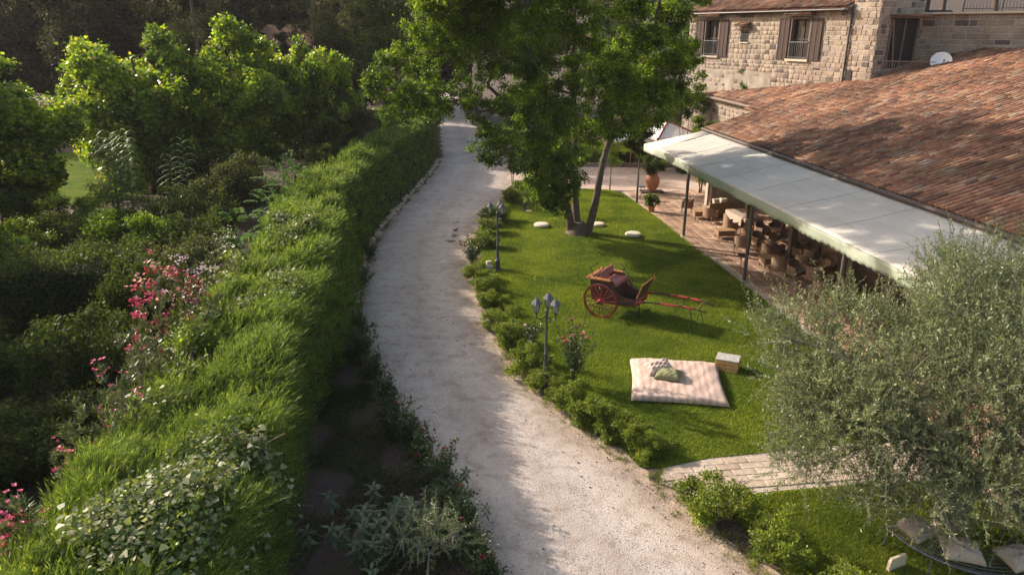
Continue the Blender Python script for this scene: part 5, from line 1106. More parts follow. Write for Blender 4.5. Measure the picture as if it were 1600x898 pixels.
def olive(label, loc, cl, ntw, seed, trunks, leafL=.078, leafW=.019, Lt=.60, nl=24, name='olive_tree', tr=.22, cat='tree', bark='bark_pale'):
    g = np.random.default_rng(seed); t = thing(name, label, cat, loc); C = np.array(cl, float); w = C[:, 3]**2; w /= w.sum(); ci = g.choice(len(C), ntw, p=w)
    u = rdir(ntw, g); P = C[ci, :3]+u*(C[ci, 3]*(.15+.95*g.random(ntw)**.6))[:, None]*[1, 1, .85]
    D = u*.6+np.array([-.05, 0, .55])+g.normal(size=(ntw, 3))*.35; L = Lt*(.5+.8*g.random(ntw)); hi = g.random(ntw) < .10; D[hi] = D[hi]*.5+np.array([-.15, 0, .9]); L[hi] *= 1.7
    V, F, V2, F2 = twigs(P, D, L, nl, g, leafL, leafW); link('crown', raw_mesh('crown', V, F, 4, M['olive']), t); link('twigs', raw_mesh('twigs', V2, F2, 4, M[bark]), t)['kind'] = 'stuff'
    mb = MB()
    for p in trunks: pts = catmull(p, 5); mb.tube(pts, [tr*(1-.6*i/len(pts)) for i in range(len(pts))], 10)
    mb.build('trunk', M[bark], t, True); mb = MB(); r = random.Random(seed); ends = [catmull(p, 5)[-1] for p in trunks]+[catmull(p, 5)[-4] for p in trunks]
    for c in cl:
        s = min(ends, key=lambda e: np.linalg.norm(e-np.array(c[:3]))); P_ = tube_path(tuple(s), c[:3], (r.uniform(-.3, .3), r.uniform(-.3, .3), .3), 6); mb.tube(P_, [tr*.32*(1-.8*k/6) for k in range(7)], 5)
        for _ in range(7):
            e = Vector(c[:3])+Vector(tuple(rdir(1, g)[0]))*c[3]*1.0; b = P_[r.choice((3, 4, 5))]; mb.tube(tube_path(b, e, (0, 0, .12), 4), [.018, .014, .010, .007, .004], 4)
    mb.build('limbs', M[bark], t, True); return t
ol = [(-3.2,1.1,3.5,.6),(-3.0,.7,2.6,.55),(-2.7,1.8,4.1,.7),(-3.5,1.5,4.2,.45),(-2.4,.6,3.6,1.0),(-2.6,.2,2.6,.9),(-1.7,1.6,4.3,.9),(-1.3,.2,3.9,1.0),(-1.5,-.4,2.9,.95),(-.4,1.0,4.5,1.0),(-.3,-.3,3.8,1.05),(-.5,-.9,2.8,.9),(.7,1.5,4.6,1.0),(.6,.1,4.3,1.1),(.8,-.8,3.4,1.0),(1.9,1.0,4.4,1.1),(1.8,-.3,3.9,1.1),(2.9,.4,4.0,1.0),(2.8,1.4,3.4,1.0),(0,1.8,3.4,1.0),(-1.2,1.4,3.0,.9),(.2,1.6,5.3,.55),(-.2,1.5,5.0,.5),(1.4,1.7,5.1,.5),(-3.2,.2,1.9,.5),(-2.0,-.7,2.0,.55),(-2.3,1.5,2.2,.7),(1.6,2.2,3.0,1.0),(3.4,-.5,3.0,1.0),(.4,-1.3,2.6,.8),(.3,-1.5,1.7,.6),(-1.6,-.4,1.5,.55),(-.7,-1.2,1.5,.5),(1.5,-1.3,1.6,.6),(-2.6,.6,1.6,.5),(2.6,-1.0,1.9,.7),(-.6,-1.6,2.6,.8),(-1.3,-1.2,2.2,.7),(-2.3,-.3,3.2,.9),(-2.9,.7,3.2,.6),(1.4,-1.5,3.0,.9),(2.6,-1.3,3.2,1.0),(1.0,-1.7,3.6,.8),(-.2,-.9,3.6,.9),(2.2,-1.6,2.4,.8),(3.5,.6,4.4,.9),(-1.0,.6,2.4,.8),(-2.5,1.0,2.6,.6)]
olive('large grey green olive tree filling the lower right corner', (8.75, 12.0, 0), [(a, b, c-(.5 if a < -.3 else .3), r*.76) for a, b, c, r in ol], 8400, 801, [[(-.1, 0, -.1), (.05, .1, .8), (-.4, .1, 1.7), (-1.2, .3, 2.8)], [(.1, .05, -.1), (.35, .1, .9), (.8, .1, 2.0), (1.2, .3, 3.2)], [(0, .1, .4), (.1, .4, 1.6), (0, .8, 3.0)]])
olive('second olive crown at the right edge in front of the awning end', (12.6, 15.2, 0), [(a*.75, b*.75, c*.95, r*.9) for a, b, c, r in ol[::2]], 3600, 802, [[(0, 0, -.1), (.2, .1, 1.5), (-.2, .1, 3)]], tr=.18)
olive('small silvery olive sapling catching the sun at the bottom centre', (-1.55, 10.2, 0), [(0, 0, 1.0, .28), (.3, .1, 1.2, .26), (-.35, 0, 1.15, .22), (.6, .15, 1.15, .22), (.1, .1, 1.5, .2)], 110, 803, [[(0, 0, -.05), (.05, 0, .4), (.1, 0, .9)]], .06, .013, .38, 20, 'olive_sapling', .035, 'sapling')
# ---- right-back bushes, near the farmhouse
shrub('dark shrub mass at the foot of the farmhouse wall', (13.0, 56.5, 0), 2.8, 2.0, 5.8, 16000, .17, .08, 'darkgreen', 131)
shrub('light green bush against the farmhouse wall above the rear roof', (15.2, 48.6, 5.4), .9, .8, 1.9, 6000, .11, .05, 'tree', 132)
shrub('light green bush left of it at the farmhouse wall foot', (12.2, 50.8, 0), 1.6, 1.5, 6.4, 13000, .13, .06, 'darkgreen', 133)
shrub('yellow green vine tumbling beside the stone wall at the roof corner', (11.7, 44.0, 0), 1.4, 1.1, 4.7, 12000, .12, .06, 'box', 134)
shrub('dark bush between the parasols and the farmhouse', (9.9, 62, 0), 3.0, 2.4, 5.2, 14000, .18, .09, 'darkgreen', 135)
shrub('dark bush behind the back lawn', (2.5, 72, 0), 5, 3, 5, 14000, .2, .1, 'darkgreen', 136)
shrub('leafy shrub behind the gravel court, right of the farthest lamp', (1.6, 54.5, 0), 1.5, 1.4, 2.0, 7000, .13, .07, 'tree', 137)
shrub('low roadside shrub across the court entrance', (-.3, 60.5, 0), 1.4, 2.2, 1.7, 7000, .14, .08, 'tree', 138)
shrub('bush row behind the potted tree', (9.9, 53.9, 0), 2.2, .6, 1.2, 6000, .11, .06, 'darkgreen', 139)
shrub('low hedge bush behind the thin young tree', (6.6, 53.9, 0), 1.6, .6, 1.0, 5000, .11, .06, 'tree', 140)
yt = make_tree('young_tree', 'thin young tree at the far corner of the lawn', 'tree', (6.2, 44.9, 0), crown_cl(.75, .6, .8, 2.3, 9, .4, 31), 2600, .10, .035, 'tree', 91, .05, [[(0, 0, -.1), (.02, 0, 1), (.05, 0, 2.2)]])
copy_tree(yt, (3.0, 45.4, 0), 1.0, 'second thin young tree behind the large tree trunks', .95)
lp = make_tree('standard_tree', 'small round headed tree atop a dark straight stem at the patio corner', 'tree', (7.34, 41.4, 0), [(0, 0, 3.7, .55), (-.4, .1, 3.4, .45), (-.7, .1, 3.5, .35), (.3, -.1, 4.1, .4), (-.2, 0, 4.3, .4), (-.1, 0, 3.0, .3)], 6500, .10, .055, 'darkgreen', 92, .075, [[(0, 0, 0), (0, 0, 1.8), (0, 0, 3.5)]], bark='post')
# ---------------------------------------------------------------- horse cart
cart = thing('horse_cart', 'two wheeled red and brown wooden horse cart parked on the lawn', 'cart', (3.45, 24.0, 0), R(-31))
def wheel(y):
    t = MB(); Rw = .64; n = 36
    def ring(r0, r1, w, mi=0):
        V = []; 
        for k in range(n):
            a = 2*math.pi*k/n
            for r in (r0, r1):
                for s in (-w/2, w/2): V.append((r*math.cos(a), s, r*math.sin(a)))
        F = []
        for k in range(n):
            j = (k+1) % n; a, b = k*4, j*4; F += [(a, b, b+1, a+1), (a+2, a+3, b+3, b+2), (a, a+2, b+2, b), (a+1, b+1, b+3, a+3)]
        t.add(V, F, mi)
    ring(Rw-.065, Rw-.012, .055); w = t.build('wheel_rim', M['red_paint'], cart); w.location = (0, y, Rw); w.rotation_euler = (R(3 if y < 0 else -3), 0, 0); w.name = 'wheel'
    t = MB(); ring(Rw-.012, Rw, .058); t.build('tyre', M['iron'], w)
    for k in range(14):
        a = 2*math.pi*(k+.3)/14; mb = MB(); mb.tube([(.07*math.cos(a), 0, .07*math.sin(a)), (.3*math.cos(a), .0, .3*math.sin(a)), ((Rw-.05)*math.cos(a), 0, (Rw-.05)*math.sin(a))], [.022, .015, .018], 6); mb.build('spoke', M['red_paint'], w, True)
    mb = MB(); mb.lathe([(.04, -.15), (.055, -.14), (.07, -.06), (.095, -.04), (.095, .04), (.07, .06), (.055, .14)], (0, 0, 0), 14); h = mb.build('hub', M['red_paint'], w, True); h.rotation_euler = (R(90), 0, 0)
    mb = MB(); mb.lathe([(.03, 0), (.045, .02), (.045, .07), (.02, .09)], (0, 0, 0), 12); h = mb.build('hub_cap', M['black_paint'], w, True); h.rotation_euler = (R(90 if y < 0 else -90), 0, 0); h.location = (0, -.14 if y < 0 else .14, 0)
wheel(-.72); wheel(.72)
mb = MB(); mb.tube([(0, -.7, .64), (0, .7, .64)], .035, 8); mb.build('axle', M['iron_dark'], cart)
# side panels with a swept-down front
prof = [(-.42, .62), (-.50, 1.22), (.28, 1.22), (.36, 1.20), (.42, 1.08), (.46, .96), (.56, .86), (.80, .80), (1.22, .78), (1.24, .60), (.9, .56), (.3, .56)]
for s in (-1, 1):
    mb = MB(); mb.prism([(x, s*.50, z) for x, z in prof], (0, 0, 0), (0, s*.035, 0)); sp = mb.build('side_panel', M['wood_red'], cart)
    mb = MB(); 
    for i in range(2, 8): mb.tube([(prof[i][0], s*.52, prof[i][1]), (prof[i+1][0], s*.52, prof[i+1][1])], .016, 5)
    mb.build('edge_moulding', M['black_paint'], sp)
    mb = MB(); pts = [(-.52, s*.47), (.30, s*.47), (.30, s*.66), (-.56, s*.70)]
    mb.prism([(x, y, 1.225) for x, y in pts], (0, 0, 0), (0, 0, .03)); mb.build('top_ledge', M['wood_trim'], cart)
    mb = MB(); mb.tube([(.28, s*.58, 1.25), (.34, s*.56, 1.40), (.18, s*.56, 1.46), (-.1, s*.58, 1.44), (-.3, s*.6, 1.26)], .012, 5); mb.build('arm_rail', M['iron_dark'], cart)
    mb = MB(); mb.tube([(-.45, s*.62, .42), (-.2, s*.62, .36), (.2, s*.62, .36), (.5, s*.62, .48), (.62, s*.55, .6)], .02, 5); mb.build('leaf_spring', M['iron_dark'], cart)
    mb = MB(); mb.tube([(-.12, s*.56, 1.1), (-.05, s*.66, 1.05), (.1, s*.66, 1.05), (.2, s*.56, 1.1)], .015, 5); mb.tube([(.0, s*.60, .95), (.0, s*.60, .64)], .015, 5); mb.build('mudguard_stay', M['iron_dark'], cart)
mb = MB(); mb.box((.40, 0, .585), (1.66, 1.0, .04)); mb.build('floor', M['black_paint'], cart)
mb = MB(); mb.prism([(-.45, -.5, .6), (-.45, .5, .6), (-.52, .5, 1.24), (-.52, -.5, 1.24)], (0, 0, 0), (.03, 0, 0)); mb.build('tail_board', M['wood_red'], cart)
mb = MB(); mb.box((-.54, 0, 1.24), (.14, 1.36, .03)); mb.build('rear_ledge', M['wood_trim'], cart)
mb = MB(); mb.box((.14, 0, .82), (.58, .98, .46)); mb.build('seat_box', M['wood_red'], cart)
mb = MB(); mb.box((.24, 0, 1.115), (.54, .97, .12)); mb.build('seat_cushion', M['leather'], cart, bevel=.025)
mb = MB(); Mx = Matrix.Rotation(R(-10), 3, 'Y'); mb.box((-.10, 0, 1.34), (.08, .98, .22), M=Mx); mb.build('backrest_cushion', M['leather'], cart, bevel=.025)
mb = MB(); mb.box((-.30, 0, 1.115), (.26, .97, .09)); mb.build('rear_seat_cushion', M['leather'], cart, bevel=.02)
mb = MB(); mb.tube([(-.14, -.4, 1.2), (-.16, -.4, 1.34)], .015, 5); mb.tube([(-.14, .4, 1.2), (-.16, .4, 1.34)], .015, 5); mb.build('backrest_bracket', M['iron_dark'], cart)
mb = MB(); mb.prism([(1.20, -.48, .78), (1.20, .48, .78), (1.40, .48, 1.22), (1.40, -.48, 1.22)], (0, 0, 0), (.03, 0, .0)); mb.build('dashboard', M['black_paint'], cart)
mb = MB(); mb.tube([(1.22, -.5, .8), (1.42, -.5, 1.24), (1.42, .5, 1.24), (1.22, .5, .8)], .018, 6); mb.tube([(1.42, .5, 1.1), (1.5, .52, 1.2), (1.46, .52, 1.36)], .01, 5); mb.build('dashboard_rail', M['wood_trim'], cart)
mb = MB(); mb.box((1.22, 0, .70), (.06, 1.1, .1)); mb.build('cross_bar', M['red_paint'], cart)
for s in (-1, 1):
    P = [(.1, s*.56, .58), (.7, s*.56, .64), (1.25, s*.55, .78), (1.7, s*.53, .86), (2.5, s*.48, .90), (3.1, s*.43, .90), (3.65, s*.40, .84)]; q = catmull(P, 6)
    mb = MB(); mb.tube(q, [.036-.0004*i for i in range(len(q))], 7); sh = mb.build('shaft', M['black_paint'], cart, True)
    for (a, b) in ((12, 15), (21, 26), (27, 31)):
        mb = MB(); mb.tube(q[a:b+1], .040, 7); mb.build('painted_band', M['red_paint'], sh, True)
    mb = MB(); mb.tube([(3.1, s*.43, .9), (3.3, s*.60, .0)], .014, 5); mb.tube([(2.6, s*.47, .88), (2.62, s*.47, .62)], .010, 5); mb.build('prop_stand', M['iron_dark'], cart)
    mb = MB(); mb.tube([(.95, s*.52, .6), (.95, s*.58, .34), (1.1, s*.58, .34)], .012, 5); mb.box((1.02, s*.60, .34), (.2, .1, .015)); mb.build('step_iron', M['iron'], cart)
mb = MB(); mb.tube([(3.28, -.42, .88), (3.28, .42, .88)], .018, 6); mb.build('shaft_crossbar', M['wood_trim'], cart)
mb = MB(); mb.tube([(3.3, -.60, .01), (3.3, .60, .01)], .012, 5); mb.build('stand_foot', M['iron'], cart)
mb = MB(); mb.tube([(1.2, -.1, .55), (1.22, -.12, .0)], .018, 5); mb.build('prop_leg', M['iron_dark'], cart)
mb = MB(); mb.tube([(-.5, .3, 1.24), (-.62, .3, 1.45), (-.62, -.3, 1.45), (-.5, -.3, 1.24)], .012, 5); mb.build('luggage_rail', M['iron_dark'], cart)
mb = MB(); mb.tube([(-.5, -.3, .62), (-.78, -.3, .5), (-.84, -.3, .62)], .014, 5); mb.tube([(-.5, .3, .62), (-.78, .3, .5), (-.84, .3, .62)], .014, 5); mb.tube([(-.78, -.3, .5), (-.78, .3, .5)], .014, 5); mb.build('rear_step', M['iron_dark'], cart)
for ch in cart.children:
    if ch.name.split('.')[0] in ('side_panel', 'top_ledge', 'arm_rail', 'tail_board', 'rear_ledge', 'seat_box', 'seat_cushion', 'backrest_cushion', 'rear_seat_cushion', 'backrest_bracket', 'dashboard', 'dashboard_rail', 'luggage_rail'):
        for q in (ch,)+tuple(ch.children):
            for v_ in q.data.vertices: v_.co.z = v_.co.z if v_.co.z < .6 else .6+(v_.co.z-.6)*1.24
# ---------------------------------------------------------------- lamp posts
def lantern(parent, x, y, z, s=1.0):
    g_ = MB(); g_.lathe([(.055*s, 0), (.095*s, .24*s)], (x, y, z), 6); gl_ = g_.build('lantern', M['lamp_glass'], parent)
    mb = MB(); mb.lathe([(.16*s, .235*s), (.15*s, .25*s), (.07*s, .34*s), (.02*s, .39*s), (.025*s, .42*s), (.004, .45*s)], (x, y, z), 6); mb.build('lantern_roof', M['lamp_roof'], gl_)
    mb = MB(); mb.lathe([(.02*s, -.06*s), (.065*s, -.02*s), (.06*s, .0)], (x, y, z), 6)
    for k in range(6):
        a = math.pi*k/3; mb.tube([(x+.06*s*math.cos(a), y+.06*s*math.sin(a), z), (x+.10*s*math.cos(a), y+.10*s*math.sin(a), z+.24*s)], .008, 4)
    mb.build('lantern_frame', M['iron_dark'], gl_)
m_, t_, b_, o_ = newmat('lantern_glass'); b_.inputs['Base Color'].default_value = (.55, .55, .58, 1); b_.inputs['Roughness'].default_value = .15; b_.inputs['Transmission Weight'].default_value = .5; M['lamp_glass'] = m_
def lamp(label, loc, rz, h=2.3):
    t = thing('lamp_post', label, 'lamp post', loc, rz, 'three headed garden lamp posts')
    mb = MB(); mb.lathe([(.16, 0), (.16, .06), (.11, .09), (.10, .38), (.12, .41), (.075, .47), (.06, .60), (.045, 1.0), (.06, 1.03), (.042, 1.06), (.035, h-.05), (.055, h), (.03, h+.05)], (0, 0, 0), 12); mb.build('post', M['iron'], t, True)
    for k in range(3):
        a = 2*math.pi*k/3; e = (.30*math.cos(a), .30*math.sin(a)); zz = h+.02 
        mb = MB(); mb.tube([(0, 0, h-.15), (e[0]*.6, e[1]*.6, h-.22), (e[0], e[1], h-.16), (e[0], e[1], zz-.05)], .016, 6); mb.tube([(0, 0, h-.3), (e[0]*.4, e[1]*.4, h-.30), (e[0]*.55, e[1]*.55, h-.2)], .010, 5); mb.build('arm', M['iron_dark'], t)
        lantern(t, e[0], e[1], zz)
    return t
l1 = lamp('grey three headed lamp post nearest the mattress', (.95, 18.25, 0), R(200), 2.30)
l2 = copy_tree(l1, (-.60, 28.75, 0), R(70), 'three headed lamp post at the bend, beside the pink rose', (1, 1, 1.08))
copy_tree(l1, (.72, 39.6, 0), R(20), 'farthest three headed lamp post, half hidden by the large tree', (1, 1, 1.02))
# ---------------------------------------------------------------- mattress, cushions, crate
def pillow(name, w, d, h, mat, seed=1, n=26, pinch=.10, power=.5, wr=.012):
    g = random.Random(seed); V = []; ph = [g.uniform(0, 6) for _ in range(6)]
    for side in (1, -1):
        for j in range(n+1):
            for i in range(n+1):
                u, v = -1+2*i/n, -1+2*j/n; e = max(0, (1-abs(u)**3.2))**power*max(0, (1-abs(v)**3.2))**power
                x = w/2*u*(1-pinch*(1-abs(v)**1.6)); y = d/2*v*(1-pinch*(1-abs(u)**1.6))
                wz = wr*(math.sin(u*7+ph[0]+v*3)+math.sin(v*9+ph[1]+u*4)+.7*math.sin(u*15-v*11+ph[2]))*e
                z = (h*.78 if side > 0 else -h*.22)*e + (wz if side > 0 else 0); V.append((x, y, z))
    m = (n+1)*(n+1); F = []
    for j in range(n):
        for i in range(n):
            a = j*(n+1)+i; F.append((a, a+1, a+n+2, a+n+1)); F.append((m+a, m+a+n+1, m+a+n+2, m+a+1))
    me = bpy.data.meshes.new(name); me.from_pydata(V, [], F); me.materials.append(mat)
    bm = bmesh.new(); bm.from_mesh(me); bmesh.ops.remove_doubles(bm, verts=bm.verts, dist=.0005); bmesh.ops.recalc_face_normals(bm, faces=bm.faces); bm.to_mesh(me); bm.free()
    me.polygons.foreach_set('use_smooth', [True]*len(me.polygons)); return link(name, me)
o = pillow('mattress', 2.62, 2.62, .27, M['mattress'], 4, 44, .045, .28, .012); o.location = (4.70, 18.38, .085); o.rotation_euler = (0, 0, R(-8)); tag(o, 'large pinkish patterned floor mattress lying on the lawn', 'mattress')
mb_m = M['beige_cloth']
o = pillow('cushion', .82, .50, .24, M['mattress'], 8); o.location = (4.20, 18.62, .40); o.rotation_euler = (R(20), R(-8), R(16)); tag(o, 'patterned cushion propped on the green cushion on the mattress', 'cushion')
o = pillow('cushion', .74, .56, .24, M['olive_cloth'], 9); o.location = (4.42, 18.25, .34); o.rotation_euler = (0, R(-5), R(-22)); tag(o, 'olive green cushion lying on the mattress', 'cushion')
cr = thing('crate', 'small pale wooden slatted crate with a grey top beside the mattress', 'crate', (6.42, 19.35, 0), R(-24))
for k in range(3):
    for (c, s) in (((0, -.25, 0), (.64, .02, .105)), ((0, .25, 0), (.64, .02, .105)), ((-.32, 0, 0), (.02, .48, .105)), ((.32, 0, 0), (.02, .48, .105))):
        mb = MB(); mb.box((c[0], c[1], .065+k*.12), s); mb.build('slat', M['crate'], cr)
mb = MB(); mb.box((0, 0, .2), (.6, .46, .34)); mb.build('shade_filler', M['black_paint'], cr)  # solid black block; its colour stands for the shade between the slats
mb = MB(); mb.box((0, 0, .385), (.66, .52, .022)); mb.build('lid', M['crate_top'], cr)
pf = None
for (x, y, s, lab) in ((1.52, 35.8, 1, 'round cream floor cushion left of the tree trunks'), (4.45, 36.0, .85, 'round cream floor cushion half hidden behind the tree trunks'), (5.95, 34.0, 1, 'round cream floor cushion on the lawn right of the tree trunks'), (.95, 39.2, .45, 'small pale disc near the farthest lamp post')):
    mb = MB(); mb.lathe([(.05, 0), (.30, .0), (.39, .07), (.40, .12), (.35, .19), (.2, .225), (.04, .215)], (0, 0, .02), 24); o = mb.build('floor_cushion', M['cream'], None, True); o.location = (x, y, 0); o.scale = (s, s, s if s > .5 else .3); tag(o, lab, 'floor cushion', 'round cream floor cushions on the lawn')
# ---------------------------------------------------------------- patio furniture
GC = 'wicker armchairs under the awning'
def chair(arch=False):
    t = thing('wicker_armchair', 'x', 'armchair', (0, 0, 0), 0, GC)
    for x in (-.27, .27):
        for y in (-.27, .27):
            mb = MB(); mb.tube([(x*.95, y*.95, 0), (x, y, .36)], [.018, .024], 6); mb.build('leg', M['wicker'], t)
    mb = MB(); mb.box((0, 0, .36), (.60, .60, .13)); mb.build('seat', M['wicker'], t, bevel=.02)
    mb = MB(); mb.box((0, -.02, .455), (.50, .50, .07)); mb.build('seat_cushion', M['beige_cloth'], t, bevel=.02)
    V = []; n = 14; H = 1.05 if arch else .84
    for k in range(n+1):
        a = math.pi*k/n; x, y = .33*math.cos(a), .10+.24*math.sin(a); top = .66+(H-.66)*math.sin(a)**.7
        for (rr, zz) in ((1, .32), (1.06, top), (.92, top+.01), (.86, .36)): V.append((x*rr, (y-.1)*rr+.1, zz))
    F = [(k*4+j, k*4+(j+1) % 4, (k+1)*4+(j+1) % 4, (k+1)*4+j) for k in range(n) for j in range(4)]+[(0, 1, 2, 3), (n*4+3, n*4+2, n*4+1, n*4)]
    mb = MB(); mb.add(V, F); mb.build('backrest', M['wicker'], t)
    for s in (-1, 1):
        mb = MB(); mb.box((s*.325, -.08, .48), (.05, .36, .32)); mb.box((s*.325, -.08, .655), (.085, .42, .035)); mb.build('armrest', M['wicker'], t, bevel=.01)
    return t
ca = chair(); cb = chair(True)
CH_ = [(9.7, 38.9, -1.9, 0, 'wicker armchair nearest the awning post by the terracotta jar'), (10.35, 36.6, 2.4, 0, 'lone wicker armchair with its back to the lawn, left of the arched one'), (10.75, 34.3, 1.7, 1, 'high backed arched wicker chair in the sunlit strip of the patio'), (11.1, 32.6, 2.6, 0, 'wicker armchair just right of the low table in dappled light'), (12.0, 33.3, .6, 0, 'wicker armchair behind the low table, in the shade'), (12.6, 31.8, -.5, 0, 'shaded wicker armchair beyond the second awning post'), (11.5, 30.4, 2.3, 0, 'wicker armchair right of the second awning post'), (12.5, 29.9, .8, 0, 'wicker armchair in the middle of the shaded row'), (12.1, 28.3, 2.5, 0, 'armchair with its back to the lawn in the shaded row'), (13.0, 28.0, -.4, 0, 'deep shaded armchair beside the inner wall'), (11.9, 26.6, 2.2, 0, 'wicker armchair above the tips of the olive tree'), (12.8, 25.9, .6, 1, 'tall backed wicker chair near the end of the shaded row'), (12.2, 24.6, 2.6, 0, 'last visible armchair before the olive crown'), (13.1, 24.0, -.2, 0, 'armchair at the far inner corner near the olive crown'), (11.3, 23.2, 2.4, 0, 'armchair hidden behind the olive twigs'), (11.0, 28.0, 2.5, 0, 'armchair with its back to the lawn, nearest the awning edge in the shade'), (11.5, 25.0, 2.3, 0, 'armchair nearest the awning edge, lower in the row'), (12.0, 35.0, -.6, 0, 'armchair behind the long cloth covered table'), (10.4, 31.2, 2.6, 0, 'armchair just left of the second awning post'), (13.2, 30.2, -.8, 0, 'armchair against the inner wall in the middle of the row'), (12.9, 33.8, -.7, 0, 'armchair against the inner wall beyond the cloth covered table'), (11.8, 22.0, 2.4, 0, 'armchair behind the olive crown, lowest in the row'), (11.6, 34.2, -.3, 0, 'armchair between the arched chair and the cloth covered table'), (11.3, 31.6, .4, 0, 'armchair beside the second awning post, facing the inner wall'), (12.7, 29.0, 2.0, 0, 'armchair facing the shaded table in the middle of the row'), (11.4, 27.3, .5, 0, 'armchair facing inward under the awning edge'), (12.4, 27.4, -1.2, 0, 'armchair turned sideways in the shaded row'), (11.2, 29.9, 1.6, 0, 'armchair turned sideways near the second post')]
fu = [False, False]
for (x, y, rz, ty, lab) in CH_:
    s = (ca, cb)[ty]
    if not fu[ty]: fu[ty] = True; s.location = (x, y, .04); s.rotation_euler = (0, 0, rz); s['label'] = lab
    else: copy_tree(s, (x, y, .04), rz, lab)
def table(label, w=.85, d=.55, h=.42):
    t = thing('wicker_table', label, 'table', (0, 0, 0), 0, 'low wicker tables under the awning')
    mb = MB(); mb.box((0, 0, h-.16), (w, d, .24)); mb.build('apron', M['wicker'], t, bevel=.015)
    mb = MB(); mb.box((0, 0, h-.02), (w+.04, d+.04, .03)); mb.build('table_top', M['wicker'], t)
    for x in (-1, 1):
        for y in (-1, 1): mb = MB(); mb.box((x*(w/2-.03), y*(d/2-.03), h/2-.1), (.05, .05, h-.2)); mb.build('leg', M['wicker'], t)
    return t
ta = table('low wicker table beside the post nearest the terracotta jar'); ta.location = (10.15, 37.6, .04); ta.rotation_euler = (0, 0, .1)
for (x, y, rz, lab) in ((10.35, 33.7, .1, 'low wicker table in dappled sun in front of the arched chair'), (11.9, 31.3, .2, 'low wicker table in the shade behind the second post'), (11.05, 29.2, .15, 'dark low wicker table right of the second awning post'), (12.9, 27.0, .1, 'low wicker table between the shaded armchairs'), (11.9, 25.4, .1, 'low wicker table near the end of the shaded row')): copy_tree(ta, (x, y, .04), rz, lab)
sf = thing('wicker_sofa', 'wicker sofa with pale cushions in the sun at the far end of the awning', 'sofa', (11.15, 38.1, .04), R(-160))
mb = MB(); mb.box((0, 0, .28), (1.5, .7, .3)); mb.build('seat', M['wicker'], sf, bevel=.02)
mb = MB(); mb.box((0, .33, .55), (1.5, .09, .5)); mb.build('backrest', M['wicker'], sf, bevel=.02)
for s in (-1, 1): mb = MB(); mb.box((s*.73, 0, .42), (.09, .66, .35)); mb.build('armrest', M['wicker'], sf, bevel=.02)
mb = MB(); mb.box((0, -.04, .47), (1.3, .58, .09)); mb.build('seat_cushion', M['cream'], sf, bevel=.03)
for x, y, rz, lab in ((11.0, 37.95, .3, 'left pale scatter cushion on the wicker sofa'), (11.45, 38.1, -.2, 'right pale scatter cushion on the wicker sofa')):
    o = pillow('cushion', .45, .42, .2, M['cream'], 3, 12); o.location = (x, y, .82); o.rotation_euler = (R(70), 0, rz); tag(o, lab, 'cushion')
dt = thing('dining_table', 'long table under a tan cloth below the awning edge', 'table', (11.75, 35.4, .04), R(-80))
mb = MB(); mb.box((0, 0, .73), (2.1, .95, .04)); mb.build('table_top', M['wood_trim'], dt)
mb = MB(); 
for s in (-1, 1): mb.box((0, s*.485, .55), (2.14, .015, .42)); mb.box((s*1.06, 0, .55), (.015, .95, .42))
mb.box((0, 0, .765), (2.14, .98, .012)); mb.build('table_cloth', M['beige_cloth'], dt)
for x in (-1, 1):
    for y in (-1, 1): mb = MB(); mb.box((x*.95, y*.4, .36), (.07, .07, .7)); mb.build('leg', M['wood_red'], dt)
# terracotta jar with plant
jr = thing('terracotta_jar', 'large terracotta jar on a low plinth at the patio corner', 'jar', (8.75, 44.3, 0))
mb = MB(); mb.box((0, 0, .06), (1.4, .8, .09), .05); mb.build('plinth', M['shutter'], jr)
mb = MB(); mb.lathe([(.22, 0), (.25, .04), (.40, .35), (.46, .62), (.42, .85), (.28, .98), (.27, 1.03), (.33, 1.08), (.33, 1.12), (.25, 1.12), (.24, 1.0)], (0, 0, .105), 24); mb.build('jar', M['terracotta'], jr, True)
pt = shrub('leafy plant growing in the large terracotta jar', (8.75, 44.3, 1.1), .75, .6, .95, 2600, .13, .06, 'darkgreen', 145, r=.24, name='jar_plant', cat='plant')
pt2 = thing('plant_pot', 'small dark pot at the lawn edge of the patio', 'pot', (7.75, 39.1, 0)); mb = MB(); mb.lathe([(.16, 0), (.22, .3), (.25, .32), (.25, .36), (.19, .36)], (0, 0, .02), 16); mb.build('pot', M['terracotta'], pt2, True)
shrub('bushy plant in the small pot at the lawn edge of the patio', (7.75, 39.1, .3), .42, .42, .8, 1800, .12, .045, 'tree', 146, r=.16, name='pot_plant', cat='plant')
def side_table(label, loc, h=.75):
    t = thing('side_table', label, 'table', loc); mb = MB(); mb.lathe([(.02, 0), (.22, 0), (.22, .02), (.02, .02)], (0, 0, h), 16); mb.build('table_top', M['iron_dark'], t)
    for k in range(3): a = k*2.1; mb = MB(); mb.tube([(.2*math.cos(a), .2*math.sin(a), 0), (.06*math.cos(a), .06*math.sin(a), h*.5), (.15*math.cos(a), .15*math.sin(a), h)], .012, 5); mb.build('leg', M['iron_dark'], t)
    return t
side_table('small round iron table beside the round headed tree', (7.75, 42.2, .02)); side_table('small round black iron table on the patio above the olive tips', (9.6, 28.5, .03), .7)
